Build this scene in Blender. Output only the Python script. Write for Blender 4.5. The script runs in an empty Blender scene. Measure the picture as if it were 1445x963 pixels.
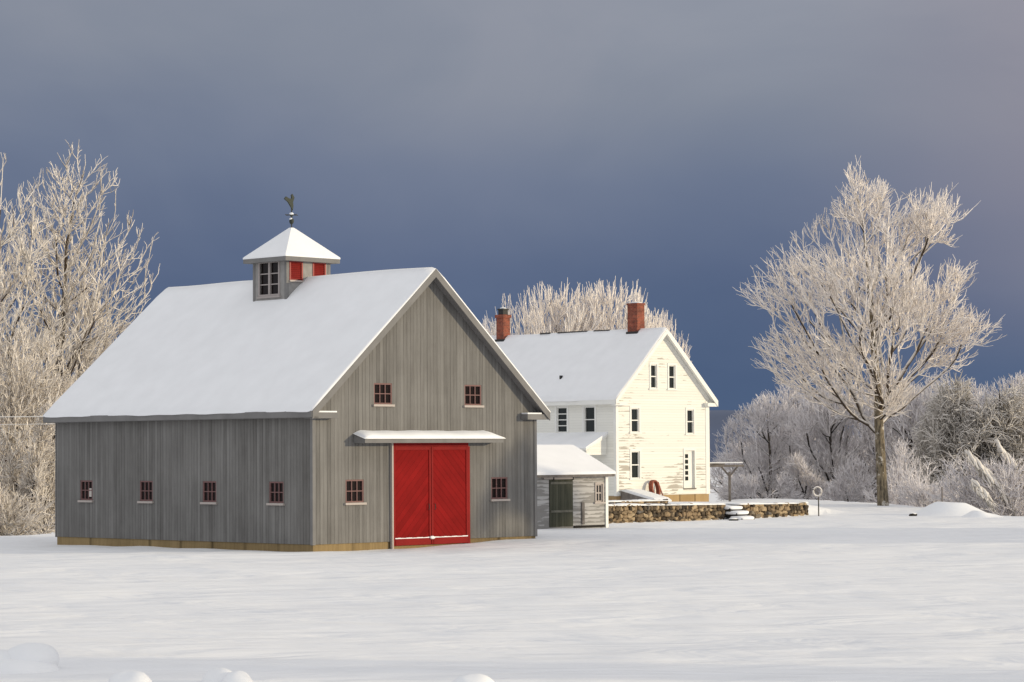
import bpy, math, random
import numpy as np
from mathutils import Vector, Matrix

scene = bpy.context.scene
col = scene.collection
R = math.radians

# ------------------------------------------------------------------ camera
cam_d = bpy.data.cameras.new('camera')
cam = bpy.data.objects.new('camera', cam_d)
col.objects.link(cam)
cam_d.sensor_width = 36.0
cam_d.lens = 36.0 * 3664.1 / 1445.0
cam_d.clip_start = 0.5
cam_d.clip_end = 30000
CAM_PITCH, CAM_ROLL = 0.042, -0.006
cam.matrix_world = (Matrix.Rotation(math.pi / 2 + CAM_PITCH, 4, 'X') @ Matrix.Rotation(CAM_ROLL, 4, 'Z'))
scene.camera = cam

# ------------------------------------------------------------------ exposure
scene.render.engine = 'CYCLES'
vs = scene.view_settings
vs.view_transform = 'Standard'
vs.look = 'None'
vs.exposure = 0.0
vs.gamma = 1.0
vs.use_curve_mapping = False
scene.cycles.max_bounces = 8
scene.cycles.diffuse_bounces = 5
scene.cycles.glossy_bounces = 2
scene.cycles.transparent_max_bounces = 4
scene.cycles.use_denoising = True

# ------------------------------------------------------------------ sun + sky
SUN_AZ = R(10)      # degrees towards the viewer from the +x axis
SUN_EL = R(9)
sdir = Vector((math.cos(SUN_AZ) * math.cos(SUN_EL), -math.sin(SUN_AZ) * math.cos(SUN_EL), math.sin(SUN_EL)))
sun_d = bpy.data.lights.new('sun', 'SUN')
sun_d.energy = 2.8
sun_d.angle = R(1.0)
sun_d.color = (1.0, 0.84, 0.57)
sun = bpy.data.objects.new('sun', sun_d)
col.objects.link(sun)
sun.rotation_euler = sdir.to_track_quat('Z', 'Y').to_euler()
sun.location = (60, -40, 40)


def s2l(r, g, b):
    f = lambda c: (c / 255 / 12.92) if c <= 10 else ((c / 255 + 0.055) / 1.055) ** 2.4
    return (f(r), f(g), f(b), 1.0)


world = bpy.data.worlds.new('World')
scene.world = world
world.use_nodes = True
wt = world.node_tree
wt.nodes.clear()


def N(tree, kind, **kw):
    n = tree.nodes.new(kind)
    for k, v in kw.items():
        if k.startswith('i_'):
            key = k[2:]
            key = int(key) if key.isdigit() else key.replace('_', ' ')
            n.inputs[key].default_value = v
        else:
            setattr(n, k, v)
    return n


def ramp(tree, stops, interp='EASE'):
    n = tree.nodes.new('ShaderNodeValToRGB')
    cr = n.color_ramp
    cr.interpolation = interp
    while len(cr.elements) > 1:
        cr.elements.remove(cr.elements[-1])
    cr.elements[0].position = stops[0][0]
    cr.elements[0].color = stops[0][1]
    for p, c in stops[1:]:
        e = cr.elements.new(p)
        e.color = c
    return n


wl = wt.links.new
tc = N(wt, 'ShaderNodeTexCoord')
sep = N(wt, 'ShaderNodeSeparateXYZ')
wl(tc.outputs['Generated'], sep.inputs[0])
# cloud wobble
mp = N(wt, 'ShaderNodeMapping')
mp.inputs['Scale'].default_value = (4.0, 4.0, 10.0)
wl(tc.outputs['Generated'], mp.inputs[0])
cn = N(wt, 'ShaderNodeTexNoise', i_Scale=1.0, i_Detail=4.0, i_Roughness=0.5)
wl(mp.outputs[0], cn.inputs['Vector'])
nm = N(wt, 'ShaderNodeMath', operation='MULTIPLY_ADD', i_1=0.085, i_2=-0.042)
wl(cn.outputs['Fac'], nm.inputs[0])
za = N(wt, 'ShaderNodeMath', operation='ADD')
wl(sep.outputs['Z'], za.inputs[0])
wl(nm.outputs[0], za.inputs[1])
# a little brighter towards the right of the view
xa = N(wt, 'ShaderNodeMath', operation='MULTIPLY', i_1=0.10)
wl(sep.outputs['X'], xa.inputs[0])
xc = N(wt, 'ShaderNodeClamp', i_Min=-0.02, i_Max=0.04)
wl(xa.outputs[0], xc.inputs[0])
zb = N(wt, 'ShaderNodeMath', operation='ADD')
wl(za.outputs[0], zb.inputs[0])
wl(xc.outputs[0], zb.inputs[1])
front = ramp(wt, [(0.0, s2l(75, 95, 125)), (0.030, s2l(78, 96, 126)), (0.065, s2l(90, 104, 132)),
                  (0.105, s2l(108, 119, 142)), (0.150, s2l(130, 137, 152)), (0.28, s2l(172, 174, 182)),
                  (0.5, s2l(218, 217, 217)), (1.0, s2l(231, 230, 231))], 'LINEAR')
wl(zb.outputs[0], front.inputs[0])
# pinkish light in the cloud on the right
pr = N(wt, 'ShaderNodeMapRange', i_1=0.09, i_2=0.22, i_3=0.0, i_4=0.5)
pr.interpolation_type = 'SMOOTHSTEP'
wl(sep.outputs['X'], pr.inputs[0])
pz = N(wt, 'ShaderNodeMapRange', i_1=0.02, i_2=0.10, i_3=0.0, i_4=1.0)
pz.interpolation_type = 'SMOOTHSTEP'
wl(za.outputs[0], pz.inputs[0])
pm = N(wt, 'ShaderNodeMath', operation='MULTIPLY')
wl(pr.outputs[0], pm.inputs[0])
wl(pz.outputs[0], pm.inputs[1])
pink = N(wt, 'ShaderNodeMix', data_type='RGBA')
pink.inputs[7].default_value = s2l(145, 138, 150)
wl(pm.outputs[0], pink.inputs[0])
wl(front.outputs[0], pink.inputs[6])
# thinner bright cloud behind the viewer and on the sides
back = ramp(wt, [(0.0, s2l(216, 222, 232)), (0.3, s2l(228, 231, 235)), (1.0, s2l(231, 230, 231))], 'LINEAR')
wl(sep.outputs['Z'], back.inputs[0])
fy = N(wt, 'ShaderNodeMapRange', i_1=0.0, i_2=0.75, i_3=0.0, i_4=1.0)
fy.interpolation_type = 'SMOOTHSTEP'
wl(sep.outputs['Y'], fy.inputs[0])
mixfb = N(wt, 'ShaderNodeMix', data_type='RGBA')
wl(fy.outputs[0], mixfb.inputs[0])
wl(back.outputs[0], mixfb.inputs[6])
wl(pink.outputs[2], mixfb.inputs[7])
cmp2 = N(wt, 'ShaderNodeMapping')
cmp2.inputs['Scale'].default_value = (6.0, 6.0, 11.0)
cmp2.inputs['Location'].default_value = (3.1, 0.4, 1.7)
cmp2.inputs['Rotation'].default_value = (0, R(12), 0)
wl(tc.outputs['Generated'], cmp2.inputs[0])
cn2 = N(wt, 'ShaderNodeTexNoise', i_Scale=1.0, i_Detail=5.0, i_Roughness=0.55, i_Distortion=0.6)
wl(cmp2.outputs[0], cn2.inputs['Vector'])
crp = ramp(wt, [(0.30, (0.95, 0.965, 0.99, 1)), (0.5, (1.045, 1.045, 1.04, 1)), (0.70, (1.15, 1.12, 1.09, 1))], 'LINEAR')
wl(cn2.outputs['Fac'], crp.inputs[0])
cmul = N(wt, 'ShaderNodeMix', data_type='RGBA', blend_type='MULTIPLY')
cmul.inputs[0].default_value = 1.0
wl(mixfb.outputs[2], cmul.inputs[6])
wl(crp.outputs[0], cmul.inputs[7])
cloud_bg = N(wt, 'ShaderNodeBackground', i_Strength=1.0)
wl(cmul.outputs[2], cloud_bg.inputs[0])
sky = N(wt, 'ShaderNodeTexSky')
sky.sky_type = 'NISHITA'
sky.sun_disc = False
sky.sun_elevation = SUN_EL
sky.sun_rotation = math.pi / 2 + SUN_AZ
sky_bg = N(wt, 'ShaderNodeBackground', i_Strength=0.10)
wl(sky.outputs[0], sky_bg.inputs[0])
# clear gaps in the cloud overhead
gap = N(wt, 'ShaderNodeMapRange', i_1=0.35, i_2=0.9, i_3=1.0, i_4=0.85)
wl(sep.outputs['Z'], gap.inputs[0])
mixs = N(wt, 'ShaderNodeMixShader')
wl(gap.outputs[0], mixs.inputs[0])
wl(sky_bg.outputs[0], mixs.inputs[1])
wl(cloud_bg.outputs[0], mixs.inputs[2])
wo = N(wt, 'ShaderNodeOutputWorld')
wl(mixs.outputs[0], wo.inputs[0])


# ------------------------------------------------------------------ helpers
def tag(o, label=None, cat=None, group=None, kind=None):
    if label: o['label'] = label
    if cat: o['category'] = cat
    if group: o['group'] = group
    if kind: o['kind'] = kind
    return o


def empty(name, loc, rz=0.0):
    o = bpy.data.objects.new(name, None)
    o.empty_display_size = 0.3
    col.objects.link(o)
    o.location = loc
    o.rotation_euler = (0, 0, rz)
    return o


class MB:
    def __init__(self):
        self.v = []
        self.f = []

    def add(self, verts, faces):
        n = len(self.v)
        self.v += [tuple(p) for p in verts]
        self.f += [tuple(i + n for i in f) for f in faces]
        return self

    def box(self, x0, x1, y0, y1, z0, z1):
        v = [(x0, y0, z0), (x1, y0, z0), (x1, y1, z0), (x0, y1, z0), (x0, y0, z1), (x1, y0, z1), (x1, y1, z1), (x0, y1, z1)]
        return self.add(v, [(0, 3, 2, 1), (4, 5, 6, 7), (0, 1, 5, 4), (1, 2, 6, 5), (2, 3, 7, 6), (3, 0, 4, 7)])

    def extr_y(self, poly, y0, y1):
        """poly: (x,z) counter-clockwise seen from -y"""
        n = len(poly)
        v = [(x, y0, z) for x, z in poly] + [(x, y1, z) for x, z in poly]
        f = [tuple(range(n)), tuple(range(2 * n - 1, n - 1, -1))]
        for i in range(n):
            j = (i + 1) % n
            f.append((j, i, i + n, j + n))
        return self.add(v, f)

    def extr_x(self, poly, x0, x1):
        """poly: (y,z)"""
        n = len(poly)
        v = [(x0, y, z) for y, z in poly] + [(x1, y, z) for y, z in poly]
        f = [tuple(range(n)), tuple(range(2 * n - 1, n - 1, -1))]
        for i in range(n):
            j = (i + 1) % n
            f.append((j, i, i + n, j + n))
        return self.add(v, f)

    def tube(self, pts, rad, n=8):
        if not hasattr(rad, '__len__'):
            rad = [rad] * len(pts)
        pts = [Vector(p) for p in pts]
        rings = []
        for i, p in enumerate(pts):
            d = (pts[min(i + 1, len(pts) - 1)] - pts[max(i - 1, 0)]).normalized()
            a = Vector((0, 0, 1)) if abs(d.z) < 0.9 else Vector((1, 0, 0))
            u = d.cross(a).normalized()
            w = d.cross(u)
            rings.append([p + (u * math.cos(2 * math.pi * k / n) + w * math.sin(2 * math.pi * k / n)) * rad[i] for k in range(n)])
        v = [q for r in rings for q in r]
        f = []
        for i in range(len(pts) - 1):
            for k in range(n):
                k2 = (k + 1) % n
                f.append((i * n + k, i * n + k2, (i + 1) * n + k2, (i + 1) * n + k))
        f.append(tuple(range(n - 1, -1, -1)))
        f.append(tuple((len(pts) - 1) * n + k for k in range(n)))
        return self.add(v, f)

    def blob(self, c, r, seed=0, rough=0.12, nu=14, nv=9, flat=None, sq=1.0):
        pw = lambda q: math.copysign(abs(q) ** sq, q)
        rnd = random.Random(seed)
        ph = [(rnd.uniform(0, 6.28), rnd.uniform(1, 3.2), rnd.uniform(0, 6.28), rnd.uniform(1, 3)) for _ in range(4)]
        v = []
        for j in range(nv + 1):
            t = math.pi * j / nv
            for i in range(nu):
                a = 2 * math.pi * i / nu
                s = 1 + rough * min(1, 1.6 * math.sin(t)) ** 2 * sum(math.sin(p[0] + round(p[1]) * a) * math.sin(p[2] + p[3] * t) for p in ph) / 2
                z = pw(math.cos(t)) * r[2] * s
                if flat is not None and z < flat:
                    z = flat
                v.append((c[0] + pw(math.sin(t)) * pw(math.cos(a)) * r[0] * s, c[1] + pw(math.sin(t)) * pw(math.sin(a)) * r[1] * s, c[2] + z))
        f = []
        for j in range(nv):
            for i in range(nu):
                i2 = (i + 1) % nu
                f.append((j * nu + i, (j + 1) * nu + i, (j + 1) * nu + i2, j * nu + i2))
        return self.add(v, f)

    def build(self, name, mat, parent=None, smooth=False, bevel=0.0):
        me = bpy.data.meshes.new(name)
        me.from_pydata(self.v, [], self.f)
        me.materials.append(mat)
        if smooth:
            me.polygons.foreach_set('use_smooth', [True] * len(me.polygons))
        o = bpy.data.objects.new(name, me)
        col.objects.link(o)
        if parent: o.parent = parent
        if bevel:
            b = o.modifiers.new('bevel', 'BEVEL')
            b.width = bevel
            b.segments = 2
            b.limit_method = 'ANGLE'
        import bmesh
        bm = bmesh.new()
        bm.from_mesh(me)
        bmesh.ops.recalc_face_normals(bm, faces=bm.faces)
        bm.to_mesh(me)
        bm.free()
        return o


def wall_faces(top, length_breaks, holes, place, mb, depth, ins):
    """front wall as strips with holes. top(u)->height; place(u,z,d)->xyz, d = depth inwards; reveals go in by depth"""
    us = sorted(set(length_breaks) | {h[0] for h in holes} | {h[1] for h in holes})
    zlo = 0.0
    for a, b in zip(us[:-1], us[1:]):
        m = (a + b) / 2
        hs = sorted([h for h in holes if h[0] < m < h[1]], key=lambda h: h[2])
        z = ins
        for h in hs:
            mb.add([place(a, z, 0), place(b, z, 0), place(b, h[2], 0), place(a, h[2], 0)], [(0, 1, 2, 3)])
            z = h[3]
        mb.add([place(a, z, 0), place(b, z, 0), place(b, top(b), 0), place(a, top(a), 0)], [(0, 1, 2, 3)])
    for u0, u1, z0, z1 in holes:
        for (p, q) in (((u0, z0), (u1, z0)), ((u1, z0), (u1, z1)), ((u1, z1), (u0, z1)), ((u0, z1), (u0, z0))):
            mb.add([place(p[0], p[1], 0), place(q[0], q[1], 0), place(q[0], q[1], depth), place(p[0], p[1], depth)], [(0, 1, 2, 3)])


# ------------------------------------------------------------------ materials
def new_mat(name):
    m = bpy.data.materials.new(name)
    m.use_nodes = True
    t = m.node_tree
    b = t.nodes['Principled BSDF']
    return m, t, b, t.links.new


def plain(name, c, rough=0.6, metal=0.0, noise=0.0, nscale=6.0, bump=0.0):
    m, t, b, l = new_mat(name)
    b.inputs['Roughness'].default_value = rough
    b.inputs['Metallic'].default_value = metal
    c4 = (c[0], c[1], c[2], 1)
    b.inputs['Base Color'].default_value = c4
    if noise or bump:
        tcx = N(t, 'ShaderNodeTexCoord')
        n = N(t, 'ShaderNodeTexNoise', i_Scale=nscale, i_Detail=5.0)
        l(tcx.outputs['Object'], n.inputs['Vector'])
        if noise:
            mr = N(t, 'ShaderNodeMapRange', i_1=0.3, i_2=0.7, i_3=1 - noise, i_4=1 + noise)
            l(n.outputs['Fac'], mr.inputs[0])
            mx = N(t, 'ShaderNodeVectorMath', operation='SCALE')
            mx.inputs[0].default_value = c4[:3]
            l(mr.outputs[0], mx.inputs['Scale'])
            l(mx.outputs[0], b.inputs['Base Color'])
        if bump:
            bp = N(t, 'ShaderNodeBump', i_Strength=bump, i_Distance=0.03)
            l(n.outputs['Fac'], bp.inputs['Height'])
            l(bp.outputs[0], b.inputs['Normal'])
    return m


def snow_mat(name, ripple=False, c=(0.86, 0.865, 0.88)):
    m, t, b, l = new_mat(name)
    b.inputs['Roughness'].default_value = 0.75
    b.inputs['Specular IOR Level'].default_value = 0.15
    tcx = N(t, 'ShaderNodeTexCoord')
    n = N(t, 'ShaderNodeTexNoise', i_Scale=1.2, i_Detail=6.0, i_Roughness=0.55)
    l(tcx.outputs['Object'], n.inputs['Vector'])
    mr = N(t, 'ShaderNodeMapRange', i_1=0.3, i_2=0.7, i_3=0.965, i_4=1.02)
    l(n.outputs['Fac'], mr.inputs[0])
    mx = N(t, 'ShaderNodeVectorMath', operation='SCALE')
    mx.inputs[0].default_value = c
    l(mr.outputs[0], mx.inputs['Scale'])
    l(mx.outputs[0], b.inputs['Base Color'])
    bp = N(t, 'ShaderNodeBump', i_Strength=0.5 if ripple else 0.25, i_Distance=0.05)
    if ripple:
        mpn = N(t, 'ShaderNodeMapping')
        mpn.inputs['Rotation'].default_value = (0, 0, R(14))
        mpn.inputs['Scale'].default_value = (0.30, 0.62, 1)
        l(tcx.outputs['Object'], mpn.inputs[0])
        n2 = N(t, 'ShaderNodeTexNoise', i_Scale=1.0, i_Detail=4.0, i_Roughness=0.5, i_Distortion=0.8)
        l(mpn.outputs[0], n2.inputs['Vector'])
        n3 = N(t, 'ShaderNodeTexNoise', i_Scale=5.0, i_Detail=5.0, i_Roughness=0.65)
        l(tcx.outputs['Object'], n3.inputs['Vector'])
        n4 = N(t, 'ShaderNodeTexNoise', i_Scale=0.13, i_Detail=3.0)
        l(tcx.outputs['Object'], n4.inputs['Vector'])
        ad = N(t, 'ShaderNodeMath', operation='MULTIPLY_ADD', i_1=0.028)
        l(n3.outputs['Fac'], ad.inputs[0])
        l(n2.outputs['Fac'], ad.inputs[2])
        ad2 = N(t, 'ShaderNodeMath', operation='MULTIPLY_ADD', i_1=2.2)
        l(n4.outputs['Fac'], ad2.inputs[0])
        l(ad.outputs[0], ad2.inputs[2])
        l(ad2.outputs[0], bp.inputs['Height'])
        bp.inputs['Distance'].default_value = 0.42
        bp.inputs['Strength'].default_value = 0.6
    else:
        l(n.outputs['Fac'], bp.inputs['Height'])
    l(bp.outputs[0], b.inputs['Normal'])
    return m


def board_mat(name, c1, c2, width, axis='both', streak=0.35, tint=(1, 1, 1)):
    """vertical weathered boards; boards run along z, spaced along x+y of the object"""
    m, t, b, l = new_mat(name)
    b.inputs['Roughness'].default_value = 0.85
    b.inputs['Specular IOR Level'].default_value = 0.08
    tcx = N(t, 'ShaderNodeTexCoord')
    sp = N(t, 'ShaderNodeSeparateXYZ')
    l(tcx.outputs['Object'], sp.inputs[0])
    xy = N(t, 'ShaderNodeMath', operation='SUBTRACT')
    l(sp.outputs['X'], xy.inputs[0])
    l(sp.outputs['Y'], xy.inputs[1])
    dv = N(t, 'ShaderNodeMath', operation='DIVIDE', i_1=width)
    l(xy.outputs[0], dv.inputs[0])
    fl = N(t, 'ShaderNodeMath', operation='FLOOR')
    l(dv.outputs[0], fl.inputs[0])
    fr = N(t, 'ShaderNodeMath', operation='FRACT')
    l(dv.outputs[0], fr.inputs[0])
    wn = N(t, 'ShaderNodeTexWhiteNoise', noise_dimensions='1D')
    l(fl.outputs[0], wn.inputs['W'])
    # streaks along z
    cmb = N(t, 'ShaderNodeCombineXYZ')
    sx = N(t, 'ShaderNodeMath', operation='MULTIPLY', i_1=9.0)
    l(xy.outputs[0], sx.inputs[0])
    sz = N(t, 'ShaderNodeMath', operation='MULTIPLY', i_1=0.7)
    l(sp.outputs['Z'], sz.inputs[0])
    l(sx.outputs[0], cmb.inputs[0])
    l(wn.outputs['Value'], cmb.inputs[1])
    l(sz.outputs[0], cmb.inputs[2])
    sn = N(t, 'ShaderNodeTexNoise', i_Scale=1.0, i_Detail=5.0, i_Roughness=0.6)
    l(cmb.outputs[0], sn.inputs['Vector'])
    bn = N(t, 'ShaderNodeTexNoise', i_Scale=0.55, i_Detail=5.0, i_Roughness=0.6)
    l(tcx.outputs['Object'], bn.inputs['Vector'])
    a1 = N(t, 'ShaderNodeMath', operation='MULTIPLY_ADD', i_1=streak, i_2=0.0)
    l(sn.outputs['Fac'], a1.inputs[0])
    a2 = N(t, 'ShaderNodeMath', operation='MULTIPLY_ADD', i_1=0.22)
    l(wn.outputs['Value'], a2.inputs[0])
    l(a1.outputs[0], a2.inputs[2])
    a3 = N(t, 'ShaderNodeMath', operation='MULTIPLY_ADD', i_1=0.5)
    l(bn.outputs['Fac'], a3.inputs[0])
    l(a2.outputs[0], a3.inputs[2])
    rp = ramp(t, [(0.26, (*c1, 1)), (0.86, (*c2, 1))], 'LINEAR')
    l(a3.outputs[0], rp.inputs[0])
    # groove between boards
    d1 = N(t, 'ShaderNodeMath', operation='SUBTRACT', i_1=0.5)
    l(fr.outputs[0], d1.inputs[0])
    d2 = N(t, 'ShaderNodeMath', operation='ABSOLUTE')
    l(d1.outputs[0], d2.inputs[0])
    gr = N(t, 'ShaderNodeMapRange', i_1=0.43, i_2=0.5, i_3=0.0, i_4=1.0)
    l(d2.outputs[0], gr.inputs[0])
    # irregular groove strength per board
    wn2 = N(t, 'ShaderNodeTexWhiteNoise', noise_dimensions='2D')
    cb2 = N(t, 'ShaderNodeCombineXYZ', i_1=3.7)
    rd = N(t, 'ShaderNodeMath', operation='ROUND')
    l(dv.outputs[0], rd.inputs[0])
    l(rd.outputs[0], cb2.inputs[0])
    l(cb2.outputs[0], wn2.inputs['Vector'])
    gm = N(t, 'ShaderNodeMath', operation='MULTIPLY')
    l(gr.outputs[0], gm.inputs[0])
    l(wn2.outputs['Value'], gm.inputs[1])
    mixg = N(t, 'ShaderNodeMix', data_type='RGBA', blend_type='MIX')
    mixg.inputs[7].default_value = (c1[0] * 0.45, c1[1] * 0.45, c1[2] * 0.45, 1)
    l(gm.outputs[0], mixg.inputs[0])
    l(rp.outputs[0], mixg.inputs[6])
    l(mixg.outputs[2], b.inputs['Base Color'])
    bp = N(t, 'ShaderNodeBump', i_Strength=0.6, i_Distance=0.02)
    inv = N(t, 'ShaderNodeMath', operation='MULTIPLY_ADD', i_1=-1.0)
    l(gr.outputs[0], inv.inputs[0])
    sc = N(t, 'ShaderNodeMath', operation='MULTIPLY', i_1=0.5)
    l(sn.outputs['Fac'], sc.inputs[0])
    l(sc.outputs[0], inv.inputs[2])
    l(inv.outputs[0], bp.inputs['Height'])
    l(bp.outputs[0], b.inputs['Normal'])
    return m


def clapboard_mat(name, c, bare, pitch, peel_thresh, local=None, tone=0.04):
    """horizontal lap siding with paint peeling to bare wood; local=(xmax,zmax) concentrates peeling near a corner"""
    m, t, b, l = new_mat(name)
    b.inputs['Roughness'].default_value = 0.6
    b.inputs['Specular IOR Level'].default_value = 0.25
    tcx = N(t, 'ShaderNodeTexCoord')
    sp = N(t, 'ShaderNodeSeparateXYZ')
    l(tcx.outputs['Object'], sp.inputs[0])
    dv = N(t, 'ShaderNodeMath', operation='DIVIDE', i_1=pitch)
    l(sp.outputs['Z'], dv.inputs[0])
    fr = N(t, 'ShaderNodeMath', operation='FRACT')
    l(dv.outputs[0], fr.inputs[0])
    fl = N(t, 'ShaderNodeMath', operation='FLOOR')
    l(dv.outputs[0], fl.inputs[0])
    xy = N(t, 'ShaderNodeMath', operation='SUBTRACT')
    l(sp.outputs['X'], xy.inputs[0])
    l(sp.outputs['Y'], xy.inputs[1])
    cmb = N(t, 'ShaderNodeCombineXYZ')
    xs_ = N(t, 'ShaderNodeMath', operation='MULTIPLY', i_1=0.55)
    l(xy.outputs[0], xs_.inputs[0])
    l(xs_.outputs[0], cmb.inputs[0])
    s7 = N(t, 'ShaderNodeMath', operation='MULTIPLY', i_1=5.3)
    l(fl.outputs[0], s7.inputs[0])
    zz = N(t, 'ShaderNodeMath', operation='MULTIPLY_ADD', i_1=3.0)
    l(sp.outputs['Z'], zz.inputs[0])
    l(s7.outputs[0], zz.inputs[2])
    l(zz.outputs[0], cmb.inputs[2])
    pn = N(t, 'ShaderNodeTexNoise', i_Scale=1.1, i_Detail=6.0, i_Roughness=0.62)
    l(cmb.outputs[0], pn.inputs['Vector'])
    big = N(t, 'ShaderNodeTexNoise', i_Scale=0.35, i_Detail=2.0)
    l(tcx.outputs['Object'], big.inputs['Vector'])
    add = N(t, 'ShaderNodeMath', operation='MULTIPLY_ADD', i_1=0.55)
    l(big.outputs['Fac'], add.inputs[0])
    l(pn.outputs['Fac'], add.inputs[2])
    last = add
    if local:
        lx = N(t, 'ShaderNodeMapRange', i_1=local[0], i_2=local[1], i_3=local[2], i_4=0.0)
        lx.interpolation_type = 'SMOOTHSTEP'
        l(sp.outputs['X'], lx.inputs[0])
        lz = N(t, 'ShaderNodeMapRange', i_1=1.5, i_2=6.0, i_3=0.0, i_4=0.07)
        l(sp.outputs['Z'], lz.inputs[0])
        ly = N(t, 'ShaderNodeMapRange', i_1=0.02, i_2=0.06, i_3=0.0, i_4=1.0)
        l(sp.outputs['Y'], ly.inputs[0])
        s1 = N(t, 'ShaderNodeMath', operation='SUBTRACT')
        l(lx.outputs[0], s1.inputs[0])
        l(lz.outputs[0], s1.inputs[1])
        s2 = N(t, 'ShaderNodeMath', operation='SUBTRACT')
        l(s1.outputs[0], s2.inputs[0])
        l(ly.outputs[0], s2.inputs[1])
        lx = s2
        ad2 = N(t, 'ShaderNodeMath', operation='ADD')
        l(add.outputs[0], ad2.inputs[0])
        l(lx.outputs[0], ad2.inputs[1])
        last = ad2
    lapm = N(t, 'ShaderNodeMath', operation='MULTIPLY_ADD', i_1=-0.16)
    l(fr.outputs[0], lapm.inputs[0])
    l(last.outputs[0], lapm.inputs[2])
    last = lapm
    pk = N(t, 'ShaderNodeMapRange', i_1=peel_thresh - 0.06, i_2=peel_thresh - 0.02, i_3=0.0, i_4=0.85)
    l(last.outputs[0], pk.inputs[0])
    wn = N(t, 'ShaderNodeTexWhiteNoise', noise_dimensions='1D')
    l(fl.outputs[0], wn.inputs['W'])
    mr = N(t, 'ShaderNodeMapRange', i_3=1 - tone, i_4=1 + tone)
    l(wn.outputs['Value'], mr.inputs[0])
    scl = N(t, 'ShaderNodeVectorMath', operation='SCALE')
    scl.inputs[0].default_value = c
    l(mr.outputs[0], scl.inputs['Scale'])
    mx = N(t, 'ShaderNodeMix', data_type='RGBA')
    l(pk.outputs[0], mx.inputs[0])
    l(scl.outputs[0], mx.inputs[6])
    mx.inputs[7].default_value = (*bare, 1)
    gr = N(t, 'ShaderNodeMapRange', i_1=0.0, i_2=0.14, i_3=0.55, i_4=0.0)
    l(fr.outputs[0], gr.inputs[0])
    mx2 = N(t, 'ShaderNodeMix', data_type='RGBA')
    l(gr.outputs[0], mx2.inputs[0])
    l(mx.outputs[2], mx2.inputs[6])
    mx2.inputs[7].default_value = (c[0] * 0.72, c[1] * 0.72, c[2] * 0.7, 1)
    l(mx2.outputs[2], b.inputs['Base Color'])
    inv = N(t, 'ShaderNodeMath', operation='SUBTRACT', i_0=1.0)
    l(fr.outputs[0], inv.inputs[1])
    bp = N(t, 'ShaderNodeBump', i_Strength=0.5, i_Distance=0.02)
    l(inv.outputs[0], bp.inputs['Height'])
    l(bp.outputs[0], b.inputs['Normal'])
    return m


def frost_mat(name, bark, frost, lo, hi, nscale=3.0, namt=0.5, island=0.12):
    """bark below, snow and rime lying on whatever faces up"""
    m, t, b, l = new_mat(name)
    b.inputs['Roughness'].default_value = 0.85
    b.inputs['Specular IOR Level'].default_value = 0.1
    g = N(t, 'ShaderNodeNewGeometry')
    sp = N(t, 'ShaderNodeSeparateXYZ')
    l(g.outputs['Normal'], sp.inputs[0])
    tcx = N(t, 'ShaderNodeTexCoord')
    n = N(t, 'ShaderNodeTexNoise', i_Scale=nscale, i_Detail=3.0)
    l(tcx.outputs['Object'], n.inputs['Vector'])
    ad = N(t, 'ShaderNodeMath', operation='MULTIPLY_ADD', i_1=namt)
    l(n.outputs['Fac'], ad.inputs[0])
    l(sp.outputs['Z'], ad.inputs[2])
    mr = N(t, 'ShaderNodeMapRange', i_1=lo + namt * 0.5, i_2=hi + namt * 0.5, i_3=0.0, i_4=1.0)
    l(ad.outputs[0], mr.inputs[0])
    mx = N(t, 'ShaderNodeMix', data_type='RGBA')
    l(mr.outputs[0], mx.inputs[0])
    mx.inputs[6].default_value = (*bark, 1)
    mx.inputs[7].default_value = (*frost, 1)
    l(mx.outputs[2], b.inputs['Base Color'])
    return m


def bark_mat(name, c1, c2, snow_side=0.0):
    m, t, b, l = new_mat(name)
    b.inputs['Roughness'].default_value = 0.9
    tcx = N(t, 'ShaderNodeTexCoord')
    mpn = N(t, 'ShaderNodeMapping')
    mpn.inputs['Scale'].default_value = (7, 7, 1.6)
    l(tcx.outputs['Object'], mpn.inputs[0])
    n = N(t, 'ShaderNodeTexNoise', i_Scale=1.6, i_Detail=6.0, i_Roughness=0.65)
    l(mpn.outputs[0], n.inputs['Vector'])
    rp = ramp(t, [(0.35, (*c1, 1)), (0.62, (*c2, 1))], 'LINEAR')
    l(n.outputs['Fac'], rp.inputs[0])
    n2 = N(t, 'ShaderNodeTexNoise', i_Scale=2.2, i_Detail=5.0, i_Roughness=0.7)
    l(tcx.outputs['Object'], n2.inputs['Vector'])
    mr = N(t, 'ShaderNodeMapRange', i_1=0.62 - snow_side, i_2=0.68 - snow_side, i_3=0.0, i_4=0.8)
    l(n2.outputs['Fac'], mr.inputs[0])
    mx = N(t, 'ShaderNodeMix', data_type='RGBA')
    l(mr.outputs[0], mx.inputs[0])
    l(rp.outputs[0], mx.inputs[6])
    mx.inputs[7].default_value = (0.62, 0.58, 0.52, 1)
    l(mx.outputs[2], b.inputs['Base Color'])
    bp = N(t, 'ShaderNodeBump', i_Strength=0.8, i_Distance=0.04)
    l(n.outputs['Fac'], bp.inputs['Height'])
    l(bp.outputs[0], b.inputs['Normal'])
    return m


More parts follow.
